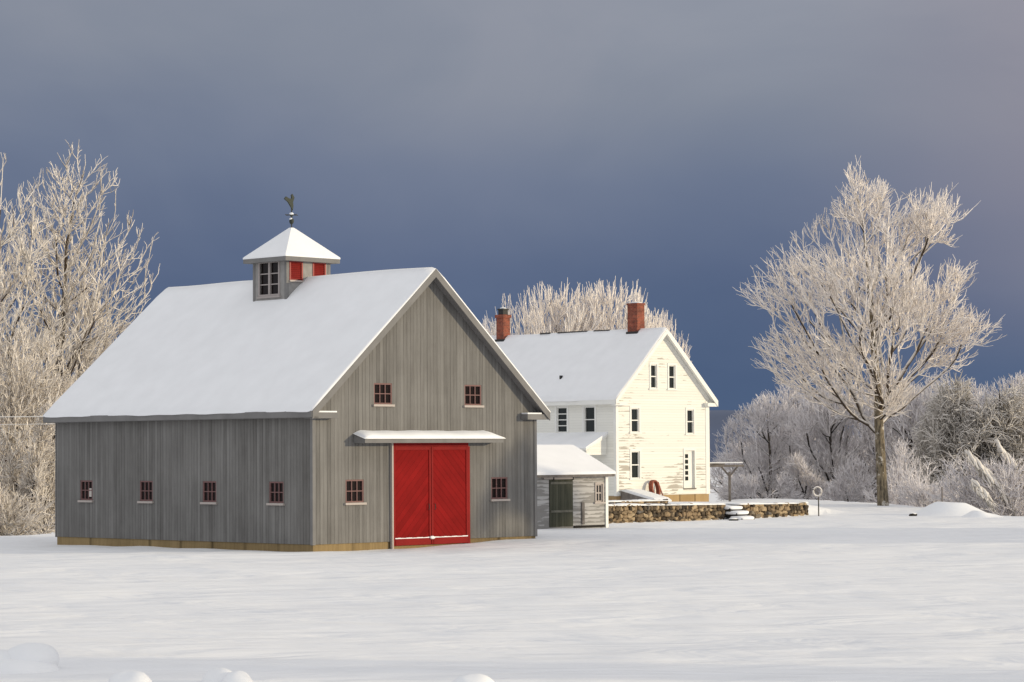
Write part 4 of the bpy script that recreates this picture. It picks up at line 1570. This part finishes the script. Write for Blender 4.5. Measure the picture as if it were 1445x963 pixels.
def grow(points, trunk, bf, smooth=2):
    """joins points to the trunk: each takes the link with the least (length + bf * way back to the root)"""
    T = np.asarray(trunk, float)
    nt = len(T)
    tp = np.concatenate([[0], np.cumsum(np.linalg.norm(np.diff(T, axis=0), axis=1))])
    n = len(points)
    P = np.asarray(points, float)
    best = np.full(n, 1e9)
    par = np.zeros(n, int)
    for i in range(nt):
        c = np.linalg.norm(P - T[i], axis=1) + bf * tp[i]
        b = c < best
        best[b] = c[b]
        par[b] = i
    path = np.zeros(n)
    parent = np.full(n, -1)
    alive = np.arange(n)
    Pa, ba, pa = P.copy(), best.copy(), par.copy()
    allpos = np.concatenate([T, P])
    plen = np.concatenate([tp, np.zeros(n)])
    order = []
    for step in range(n):
        k = int(np.argmin(ba))
        i = alive[k]
        p = pa[k]
        parent[i] = p
        plen[nt + i] = plen[p] + np.linalg.norm(P[i] - allpos[p])
        order.append(i)
        last = len(alive) - 1
        pos = Pa[k].copy()
        alive[k] = alive[last]
        Pa[k] = Pa[last]
        ba[k] = ba[last]
        pa[k] = pa[last]
        alive = alive[:last]
        Pa = Pa[:last]
        ba = ba[:last]
        pa = pa[:last]
        if last == 0: break
        df = Pa - pos
        c = np.sqrt(df[:, 0] ** 2 + df[:, 1] ** 2 + df[:, 2] ** 2) + bf * plen[nt + i]
        b = c < ba
        ba[b] = c[b]
        pa[b] = nt + i
    # tips below each node
    tot = nt + n
    parfull = np.concatenate([np.arange(-1, nt - 1), parent])
    tips = np.zeros(tot)
    haschild = np.zeros(tot, bool)
    haschild[parent] = True
    tips[nt:][~haschild[nt:]] = 1
    for i in order[::-1]:
        tips[parent[i]] += tips[nt + i] if True else 0
    # main child for smoothing
    mainc = np.full(tot, -1)
    bestt = np.zeros(tot)
    for i in order:
        p = parent[i]
        if tips[nt + i] > bestt[p]:
            bestt[p] = tips[nt + i]
            mainc[p] = nt + i
    pos = allpos.copy()
    ids = np.where((np.arange(tot) >= nt) & (mainc >= 0))[0]
    for _ in range(smooth):
        pos[ids] = 0.4 * pos[ids] + 0.3 * pos[parfull[ids]] + 0.3 * pos[mainc[ids]]
    return pos, parfull, tips, nt, haschild


def tree_meshes(points, trunk, trad, bf, rmin, expo, rng, twigs=2, twig_len=(0.2, 0.45), lift=0.25, out_w=0.5, jit=0.45, limb_cap=0.55, smooth=2, twig_r=0.75, center=None):
    # limbs may leave the trunk anywhere along it
    kk = np.linspace(0, len(trunk) - 1, (len(trunk) - 1) * 6 + 1)
    tr_a = np.asarray(trunk, float)
    trad = np.interp(kk, np.arange(len(trunk)), np.asarray(trad, float))
    trunk = np.stack([np.interp(kk, np.arange(len(tr_a)), tr_a[:, i]) for i in range(3)], 1)
    pos, par, tips, nt, hc_ = grow(points, trunk, bf, smooth)
    ids = np.arange(nt, len(pos))
    r = rmin * np.maximum(tips, 1) ** expo
    trad = np.asarray(trad, float)
    r[:nt] = trad
    # cap limbs by the trunk
    for i in range(2):
        pass
    r[nt:] = np.minimum(r[nt:], trad.max() * limb_cap)
    pr = par[ids]
    P0, P1 = pos[pr], pos[ids]
    r1 = r[ids]
    r0 = np.where(pr < nt, np.minimum(r1 * 1.25, r[pr]), np.minimum(r[pr], r1 * 1.6))
    V, Q = [], []
    off = 0

    def put(a, b, ra, rb, n):
        nonlocal off
        if not len(a): return
        v, q = prisms(a, b, ra, rb, n)
        V.append(v)
        Q.append(q + off)
        off += len(v)
    thick = r1 > 0.045
    put(P0[thick], P1[thick], r0[thick], r1[thick], 6)
    put(P0[~thick], P1[~thick], r0[~thick], r1[~thick], 3)
    # twigs
    d = P1 - P0
    d /= np.maximum(np.linalg.norm(d, axis=1, keepdims=True), 1e-6)
    c = center if center is not None else np.array([0, 0, np.mean(points[:, 2])])
    outw = P1 - c
    outw /= np.maximum(np.linalg.norm(outw, axis=1, keepdims=True), 1e-6)
    small = tips[ids] < 60
    src, dd = P1[small], d[small]
    ow = outw[small]
    for k in range(twigs):
        dirn = dd * 0.8 + ow * out_w + rng.normal(0, jit, dd.shape)
        dirn[:, 2] += lift
        dirn /= np.linalg.norm(dirn, axis=1, keepdims=True)
        L_ = rng.uniform(twig_len[0], twig_len[1], len(src))
        mid = src + dirn * (L_ * 0.55)[:, None]
        d2 = dirn + rng.normal(0, 0.25, dirn.shape)
        d2[:, 2] += lift * 0.5
        d2 /= np.linalg.norm(d2, axis=1, keepdims=True)
        end = mid + d2 * (L_ * 0.55)[:, None]
        rr = np.full(len(src), rmin * twig_r)
        put(src, mid, rr * 1.1, rr, 3)
        put(mid, end, rr, rr * 0.7, 3)
    return np.concatenate(V), np.concatenate(Q), int(thick.sum()) * 6


def trunk_mesh(mb, pts, rad, flare=1.0):
    fine, fr = [], []
    for i in range(len(pts) - 1):
        for t in np.linspace(0, 1, 4)[:-1]:
            fine.append(np.array(pts[i]) * (1 - t) + np.array(pts[i + 1]) * t)
            fr.append(rad[i] * (1 - t) + rad[i + 1] * t)
    fine.append(np.array(pts[-1]))
    fr.append(rad[-1])
    mb.tube([tuple(p) for p in fine], fr, 10)


def sample_env(rng, n, z0, z1, env, surf=0.6, clump=0.0, cseed=0, lump=0.12, sector=None, minr=0.0):
    """env(z)->(left radius, right radius). points through the crown volume, more of them outside"""
    out = []
    cr = np.random.default_rng(cseed)
    K = cr.normal(0, 1, (6, 3)) * 0.9
    ph = cr.uniform(0, 6.28, 6)
    lk = cr.normal(0, 1, (5, 2)) * np.array([2.5, 0.9])
    lp = cr.uniform(0, 6.28, 5)
    zs = np.linspace(z0, z1, 60)
    area = np.array([max(env(z)[0] + env(z)[1], 0.02) ** 1.7 for z in zs])
    cdf = np.cumsum(area) / area.sum()
    while len(out) < n:
        m = n
        z = np.interp(rng.uniform(0, 1, m), cdf, zs)
        a = rng.uniform(0, 2 * np.pi, m)
        q = rng.uniform(0, 1, m) ** surf
        q = minr + (1 - minr) * q
        lr = np.array([env(v) for v in z])
        cx = np.cos(a)
        rx = np.where(cx < 0, lr[:, 0], lr[:, 1])
        ry = 0.85 * (lr[:, 0] + lr[:, 1]) / 2
        lum = 1 + lump * sum(np.sin(lk[i, 0] * np.round(a * 1.0, 3) + lk[i, 1] * z + lp[i]) for i in range(5)) / 2
        x = cx * rx * q * lum
        y = np.sin(a) * ry * q * lum
        p = np.stack([x, y, z], 1)
        if clump > 0:
            val = sum(np.sin(p @ K[i] + ph[i]) for i in range(6)) / 2.45
            keep = val > -1 + clump * 1.6 * rng.uniform(0.6, 1.0, m)
            p = p[keep]
        out += list(p)
    return np.array(out[:n])


def plant(name, label, cat, group, loc, crown, trunkm, rz=0.0, sc=1.0, cname='crown'):
    o = empty(name, loc, rz)
    o.scale = (sc, sc, sc) if not hasattr(sc, '__len__') else sc
    tag(o, label, cat, group)
    link_mesh(crown, cname, o)
    if trunkm: link_mesh(trunkm, 'trunk', o)
    return o


def mesh_of(mb, name, mat, smooth=True):
    me = bpy.data.meshes.new(name)
    me.from_pydata(mb.v, [], mb.f)
    me.materials.append(mat)
    if smooth: me.polygons.foreach_set('use_smooth', [True] * len(me.polygons))
    return me


SCL = lambda d: d / 3664.1        # metres per pixel of the photograph at depth d

# ---- the lone maple on the right
dT = 131.2
k_ = SCL(dT)
base_y = 723.0
prof = [(612, 20, 12), (595, 70, 30), (570, 118, 55), (545, 152, 70), (522, 160, 88), (505, 174, 105), (492, 184, 118), (470, 168, 120),
        (455, 162, 112), (440, 174, 98), (425, 184, 92), (405, 174, 96), (392, 165, 92), (378, 158, 84), (362, 148, 74), (345, 128, 70),
        (332, 100, 76), (316, 84, 74), (300, 66, 60), (288, 54, 44), (275, 44, 20), (262, 36, 6), (252, 28, -10)]
lobes = [(1325, 308, 30, 22), (1300, 330, 30, 20), (1338, 345, 14, 10), (1345, 402, 24, 14), (1330, 430, 22, 14), (1366, 470, 30, 18), (1342, 490, 36, 16), (1330, 520, 36, 14), (1208, 268, 14, 18), (1245, 290, 14, 16)]
pz_ = np.array([(base_y - p[0]) * k_ for p in prof])
pl_ = np.array([p[1] * k_ for p in prof])
pr_ = np.array([p[2] * k_ for p in prof])
env = lambda z: (np.interp(z, pz_, pl_), np.interp(z, pz_, pr_))
rng = np.random.default_rng(5)
pts = sample_env(rng, 5200, pz_[0], pz_[-1] - 0.7, env, 0.48, 0.38, 4, 0.09, minr=0.12)
lp_ = []
for (lx_, ly_, ra_, rb_) in lobes:
    nl_ = int(ra_ * rb_ * 0.22)
    g_ = rng.normal(0, 0.5, (nl_, 3))
    yo = rng.uniform(-1.6, 1.6)
    lp_.append(np.stack([(lx_ - 1238 + g_[:, 0] * ra_) * k_, yo + g_[:, 1] * ra_ * k_, (base_y - ly_ + g_[:, 2] * rb_) * k_], 1))
# thin the right-hand side so that sky shows between its limbs
K1 = np.array([[0.9, 0.5, 1.3], [-0.6, 1.1, 1.0], [1.2, -0.7, 0.8]])
val = sum(np.sin(pts @ K1[i] + i * 1.7) for i in range(3))
pts = pts[~((pts[:, 0] > 0.4) & (val < -0.1))]
pts = np.concatenate([pts] + lp_)
tr = [(0.12, 0, -0.4), (0.1, 0, 0), (0.05, 0, 1.3), (0, 0, 2.6), (-0.05, 0.02, 4.0), (-0.1, 0, 5.6), (-0.2, 0.05, 7.2), (-0.3, 0, 8.8), (-0.4, 0, 10.4), (-0.55, -0.05, 12.2), (-0.75, 0, 14.2)]
trd = [0.36, 0.30, 0.265, 0.25, 0.235, 0.20, 0.19, 0.15, 0.12, 0.08, 0.04]
V, Q, NT = tree_meshes(pts, tr[3:], trd[3:], 0.55, 0.0195, 0.30, rng, twigs=2, twig_len=(0.3, 0.6), lift=0.25, out_w=0.5, jit=0.36, limb_cap=0.42, center=np.array([-0.2, 0, 4.0]))
mc = np_mesh('maple_crown', V, Q, M['frost'], False, M['limb'], NT)
tm = MB()
trunk_mesh(tm, tr, trd)
mp_loc = (pxy(1241, dT), dT, gz(pxy(1241, dT), dT))
plant('maple_tree', 'tall lone frosted maple with a dark bare trunk standing in the open field', 'tree', None, mp_loc, mc, mesh_of(tm, 'maple_trunk', M['bark']))


# ---- generic frosted trees
def generic(seed, H, zb, rad, n, bf, shape, mat, bmat, rmin=0.018, twigs=2, lean=(0, 0), tr_r=0.2, lift=0.25, jit=0.4, clump=0.35, out_w=0.45, tl=(0.25, 0.55), expo=0.29, surf=0.6, minr=0.0):
    rng = np.random.default_rng(seed)
    env = lambda z: (rad * float(np.interp((z - zb) / (H - zb), [s[0] for s in shape], [s[1] for s in shape])),) * 2
    pts = sample_env(rng, n, zb, H, env, surf, clump, seed, 0.16, minr=minr)
    k = 9
    tz = np.linspace(-0.5, H * 0.86, k)
    f = np.clip(tz / H, 0, 1)
    tx = lean[0] * f + 0.12 * np.sin(tz * 0.7 + seed)
    ty = lean[1] * f
    pts[:, 0] += lean[0] * np.clip(pts[:, 2] / H, 0, 1)
    tr = np.stack([tx, ty, tz], 1)
    trd = tr_r * (1 - 0.88 * np.linspace(0, 1, k))
    V, Q, NT = tree_meshes(pts, tr[1:], trd[1:], bf, rmin, expo, rng, twigs, tl, lift, out_w, jit, 0.5, center=np.array([0, 0, zb + 0.2 * (H - zb)]))
    m = np_mesh('tree_crown', V, Q, mat, False, M['limb_grey'] if mat == M['frost_grey'] else M['limb'], NT)
    tmb = MB()
    trunk_mesh(tmb, [tuple(p) for p in tr], list(trd))
    return m, mesh_of(tmb, 'tree_trunk', bmat)


ROUND = [(0, .25), (.2, .75), (.45, 1.0), (.7, .88), (.88, .55), (1, .1)]
VASE = [(0, .15), (.3, .55), (.6, .9), (.8, 1.0), (.93, .7), (1, .25)]
TALL = [(0, .5), (.25, .9), (.5, 1.0), (.75, .75), (.92, .4), (1, .1)]
BUSH = [(0, .8), (.2, 1.0), (.5, .95), (.8, .6), (1, .15)]

# left group, 120-130 m away: warm frosted trees down to the ground
dL = 126.0
kL = SCL(dL)
zL = gz(-23.4, dL)


def left_tree(label, px, y, topy, seed, rad, n, shape, zb=1.2, lean=(0, 0), tr_r=0.24, mat='frost_tan', **kw):
    x = pxy(px, y)
    z = gz(x, y)
    # ground shown at that depth
    H = (639 - topy) / 3664.1 * y - z
    m, t = generic(seed, H, zb, rad, n, 0.55, shape, M[mat], M['bark_dark'], lean=lean, tr_r=tr_r, expo=0.315, **kw)
    return plant('frosted_tree', label, 'tree', 'frosted trees left of the barn', (x, y, z), m, t)


left_tree('tallest frosted tree at the left, leaning right above the barn eave', 52, 128, 204, 101, 4.6, 2700, TALL, 2.0, lean=(2.1, 0), tr_r=0.3, twigs=2, clump=0.45, rmin=0.021)
left_tree('frosted tree cut off by the left picture edge', -22, 124, 216, 102, 3.9, 2300, TALL, 1.5, lean=(0.8, 0), tr_r=0.3, twigs=2, rmin=0.021)
left_tree('mid height frosted tree with a dark thin trunk close to the barn roof', 96, 131, 395, 103, 3.3, 2600, ROUND, 1.0, tr_r=0.18, twigs=2, lean=(0.7, 0))
left_tree('shorter frosted tree in front of the two tall ones at the left', 12, 119, 420, 104, 2.6, 2600, ROUND, 0.5, tr_r=0.16, twigs=2)
left_tree('second shorter frosted tree, nearer the barn corner, below the tallest one', 66, 121, 470, 105, 1.9, 2200, ROUND, 0.4, tr_r=0.14, twigs=2)


def bush(label, px, y, topy, seed, rad, n, mat='frost_tan', group='frosted bushes left of the barn', hor=639, **kw):
    x = pxy(px, y)
    z = gz(x, y)
    H = (hor - topy) / 3664.1 * y - z
    rng = np.random.default_rng(seed)
    env = lambda zz: (rad * float(np.interp(zz / H, [s[0] for s in BUSH], [s[1] for s in BUSH])),) * 2
    pts = sample_env(rng, int(n * 0.8), 0.05, H, env, 0.75, 0.55, seed, 0.42)
    pts[:, 2] *= 1 + 0.28 * np.sin(pts[:, 0] * 1.7 + seed) * np.sin(pts[:, 1] * 1.3 + seed * 2)
    pts[:, 2] = np.maximum(pts[:, 2], 0.05)
    tr = np.array([(0, 0, -0.2), (0, 0, 0.0), (0.02, 0, 0.25)])
    V, Q, NT = tree_meshes(pts, tr, [0.08, 0.07, 0.06], 0.5, 0.018, 0.27, rng, 2, (0.2, 0.5), 0.12, 0.4, 0.5, 0.6, center=np.array([0, 0, 0]))
    me = np_mesh('bush_branches', V, Q, M[mat], False, M['limb_grey'], NT)
    o = link_mesh(me, 'frosted_bush', None, (x, y, z))
    tag(o, label, 'bush', group)
    return o


bush('frosted bush at the far left picture edge, low to the ground', -2, 113, 640, 201, 1.9, 1700)
bush('frosted bush right beside the barn corner at the left', 62, 115, 610, 202, 1.5, 1700)
bush('frosted bush between the edge bush and the barn corner bush', 30, 117, 590, 203, 1.8, 1800)

# behind the farmhouse: upright brushy crowns
H1 = generic(301, 11.6, 2.2, 3.6, 1500, 0.75, VASE, M['frost'], M['bark_dark'], rmin=0.027, lift=0.55, jit=0.2, clump=0.5, out_w=0.6, tl=(0.35, 0.8), surf=0.5)


def behind(label, px, y, topy, m, H0, rz, sx=1.0, mat=None):
    x = pxy(px, y)
    z = gz(x, y)
    Hh = (636 - topy) / 3664.1 * y - z
    s = Hh / H0
    return plant('frosted_tree', label, 'tree', 'frosted trees rising behind the farmhouse roof', (x, y, z), m[0], m[1], rz, (s * sx, s * sx, s))


behind('frosted crown rising behind the left half of the farmhouse roof, next to the capped chimney', 785, 176, 400, H1, 12.1, 0.3, 0.86)
behind('frosted crown rising behind the middle of the farmhouse roof, left of the plain chimney', 862, 178, 396, H1, 12.1, 2.2, 0.8)
behind('lower frosted crown spreading right of the plain chimney behind the roof peak', 918, 183, 437, H1, 12.1, 4.0, 0.62)
behind('pale distant frosted crown just left of the capped chimney', 702, 215, 447, H1, 12.1, 1.2, 0.5)

# right-hand woods
R1 = generic(401, 10.0, 0.5, 3.6, 3000, 0.55, ROUND, M['frost_grey'], M['bark_dark'], lift=0.35, jit=0.35, rmin=0.02)
R2 = generic(402, 10.0, 0.8, 3.0, 2600, 0.6, VASE, M['frost_grey'], M['bark_dark'], lift=0.4, jit=0.35, rmin=0.02)
R3 = generic(403, 9.0, 0.3, 3.2, 2600, 0.5, TALL, M['frost_grey'], M['bark_dark'], lift=0.2, jit=0.45, rmin=0.02)


def wood(label, px, y, topy, m, H0, rz, sx=1.0):
    x = pxy(px, y)
    z = gz(x, y)
    Hh = (633 - topy) / 3664.1 * y - z
    s = Hh / (H0 * 1.04)
    return plant('frosted_tree', label, 'tree', 'frosted trees of the woods on the right', (x, y, z), m[0], m[1], rz, (s * sx, s * sx, s))


wood('round topped grey frosted tree nearest the farmhouse, to the right of the T post', 1084, 165, 552, R1, 10, 0.4, 1.2)
wood('grey frosted tree behind the thin ring topped pole', 1112, 170, 536, R1, 10, 2.0, 1.05)
wood('grey frosted tree filling the gap between the ring topped pole and the maple trunk', 1172, 162, 540, R2, 10, 1.0, 1.15)
wood('grey frosted tree directly behind the maple trunk', 1236, 168, 530, R1, 10, 3.1, 1.1)
wood('grey frosted tree just right of the maple trunk', 1284, 160, 540, R2, 10, 5.0, 1.1)
wood('grey frosted tree left of the drooping evergreen top', 1325, 163, 520, R3, 9, 0.6, 0.95)
wood('grey frosted tree between the two drooping evergreens', 1372, 168, 535, R1, 10, 1.5, 1.0)
wood('pinkish frosted tree at the right picture edge beyond the evergreens', 1440, 158, 528, R2, 10, 2.4, 1.15)
wood('low frosted tree in the second row behind the tree by the T post', 1046, 195, 612, R3, 9, 2.0, 1.3)
wood('low frosted tree in the second row behind the ring topped pole', 1140, 190, 560, R3, 9, 4.0, 1.3)
wood('low frosted tree in the second row right of the maple', 1262, 186, 552, R3, 9, 1.0, 1.3)
for label, px, y, topy, seed, rad in (
        ('frosted bush under the round topped tree, right of the T post', 1078, 156, 665, 501, 2.2),
        ('frosted bush behind the ring topped pole', 1128, 157, 655, 502, 2.2),
        ('frosted bush left of the maple trunk at the field edge', 1195, 154, 655, 503, 2.3),
        ('frosted bush right of the maple trunk at the field edge', 1268, 146, 640, 504, 2.2),
        ('frosted bush behind the rounded snow pile', 1316, 138, 636, 505, 2.1),
        ('dark frosted bush below the drooping evergreen boughs', 1372, 132, 650, 506, 1.9),
        ('frosted bush at the right picture edge', 1425, 130, 640, 507, 1.9)):
    bush(label, px, y, topy, seed, rad, 1500, 'frost_grey', 'frosted bushes along the right field edge', 632)


# drooping evergreens
SHAG = [(0, .7), (.15, 1.0), (.4, .95), (.65, .7), (.85, .42), (1, .12)]
C1_ = generic(601, 9.0, 0.4, 2.7, 3000, 0.35, SHAG, M['conifer'], M['bark_dark'], rmin=0.028, twigs=3, lean=(0.5, 0), tr_r=0.2, lift=-0.55, jit=0.5, clump=0.55, out_w=0.7, tl=(0.3, 0.8), expo=0.2)
C2_ = generic(602, 8.0, 0.3, 2.6, 2600, 0.35, SHAG, M['conifer'], M['bark_dark'], rmin=0.028, twigs=3, lean=(-0.4, 0), tr_r=0.2, lift=-0.6, jit=0.5, clump=0.6, out_w=0.7, tl=(0.3, 0.8), expo=0.2)
for label, px, y, topy, m, H0, rz, sx in (
        ('taller drooping evergreen loaded with snow near the right picture edge', 1398, 151, 517, C1_, 9.0, 0.3, 1.15),
        ('second drooping evergreen, left of the taller one, behind the snow pile', 1345, 152, 528, C2_, 8.0, 1.3, 0.95),
        ('smallest snowy evergreen, hanging low at the right field edge', 1418, 150, 600, C2_, 8.0, 3.0, 1.2)):
    x = pxy(px, y)
    z = gz(x, y)
    s = ((632 - topy) / 3664.1 * y - z) / H0
    plant('snowy_evergreen', label, 'evergreen', 'drooping evergreens at the right', (x, y, z), m[0], m[1], rz, (s * sx, s * sx, s))


# big snow laden boughs hanging at the edge of the woods
def bough(label, px0, py0, px1, py1, y, wid, seed):
    rng = np.random.default_rng(seed)
    x0, x1 = pxy(px0, y), pxy(px1, y)
    z0, z1 = (632 - py0) / 3664.1 * y, (632 - py1) / 3664.1 * y
    mb = MB()
    L_ = math.hypot(x1 - x0, z1 - z0)
    for k in range(34):
        f0 = k / 33 * 0.88
        ln = rng.uniform(0.14, 0.30) if k else 0.9
        oy_ = rng.uniform(-0.5, 0.5) if k else 0.0
        ptsb, rad_ = [], []
        hang = rng.uniform(0.3, 1.2) * wid * 1.7
        off = rng.uniform(-0.1, 0.12)
        for s in range(6):
            v = s / 5
            u = f0 + ln * v
            sag = 0.25 * L_ * (u * u - u)
            ptsb.append((x0 + (x1 - x0) * u + rng.normal(0, 0.015), oy_ * (0.15 + 0.85 * v), z0 + (z1 - z0) * u - sag * 0.7 + (off - hang * v ** 1.5 if k else 0)))
            rad_.append((0.075 if k else 0.06) * (0.5 + 0.65 * math.sin(0.3 + 2.6 * v)) * rng.uniform(0.75, 1.25))
        mb.tube(ptsb, rad_, 6)
    mb2 = MB()
    for k in range(90):
        u = rng.uniform(0, 1)
        p = np.array([x0 + (x1 - x0) * u, rng.uniform(-0.4, 0.4), z0 + (z1 - z0) * u - rng.uniform(0, wid)])
        e = p + np.array([rng.uniform(-0.05, 0.3), rng.uniform(-0.15, 0.15), -rng.uniform(0.12, 0.4)])
        mb2.tube([tuple(p), tuple(e)], [0.022, 0.01], 4)
    cx_, cz_ = (x0 + x1) / 2, (z0 + z1) / 2
    for m_ in (mb, mb2):
        m_.v = [(a - cx_, b, c - cz_) for a, b, c in m_.v]
    o = mb.build('snow_laden_bough', M['bough_snow'], smooth=True)
    o.location = (cx_, y, cz_)
    tag(o, label, 'bough', 'snow laden boughs hanging at the right')
    mb2.build('needles', M['conifer'], o)
    return o


bough('long snow laden bough hanging down to the right above the field edge', 1360, 636, 1424, 704, 129.5, 0.35, 1)
bough('short snow laden bough left of the long hanging one', 1368, 678, 1398, 708, 128.8, 0.22, 2)
bough('thin snow laden bough high at the right, beyond the long hanging one', 1402, 622, 1436, 668, 131, 0.25, 3)


# ------------------------------------------------------------------ wires on the left
def wire(label, x0, z0, x1, z1, y0, y1, sag, r=0.035):
    pts_ = []
    for i in range(25):
        t = i / 24
        pts_.append((x0 + (x1 - x0) * t, y0 + (y1 - y0) * t, z0 + (z1 - z0) * t - sag * 4 * t * (1 - t)))
    c0 = pts_[0]
    o = MB().tube([(a - c0[0], b - c0[1], c - c0[2]) for a, b, c in pts_], r, 6).build('utility_wire', M['wire_snow'], smooth=True)
    o.location = c0
    tag(o, label, 'wire', 'snowy utility wires left of the barn')


yw = 110.0
zz_ = lambda py: (639.5 - py) / 3664.1 * yw
wire('thicker snowy wire level with the barn eave', -38, zz_(586), -6, zz_(584), yw, yw, 0.1, 0.022)
wire('thin snowy wire just under the thicker one', -38, zz_(598), -6, zz_(593), yw + 0.6, yw + 0.6, 0.1, 0.014)


# ------------------------------------------------------------------ woods beyond the right picture edge, whose shade falls on the field
for k, (x, y, h, m, H0, rz) in enumerate(((31, 97, 6.5, R1, 10.0, 0.5), (33, 93, 7.5, R1, 10.0, 1.0), (31, 88.5, 8.5, R2, 10.0, 2.2), (34, 85, 9.0, R1, 10.0, 0.1), (38, 89, 9.0, R3, 9.0, 4.0),
                                          (37, 97, 8.0, R2, 10.0, 3.0), (22, 33.5, 6.0, R2, 10.0, 1.5), (21, 30, 6.0, R2, 10.0, 2.5))):
    s_ = h / H0
    plant('snowy_evergreen' if m in (C1_, C2_) else 'frosted_tree', 'tree standing beyond the right picture edge, its shade falling across the field', 'tree',
          'trees beyond the right picture edge', (x, y, gz(x, y)), m[0], m[1], rz, s_)
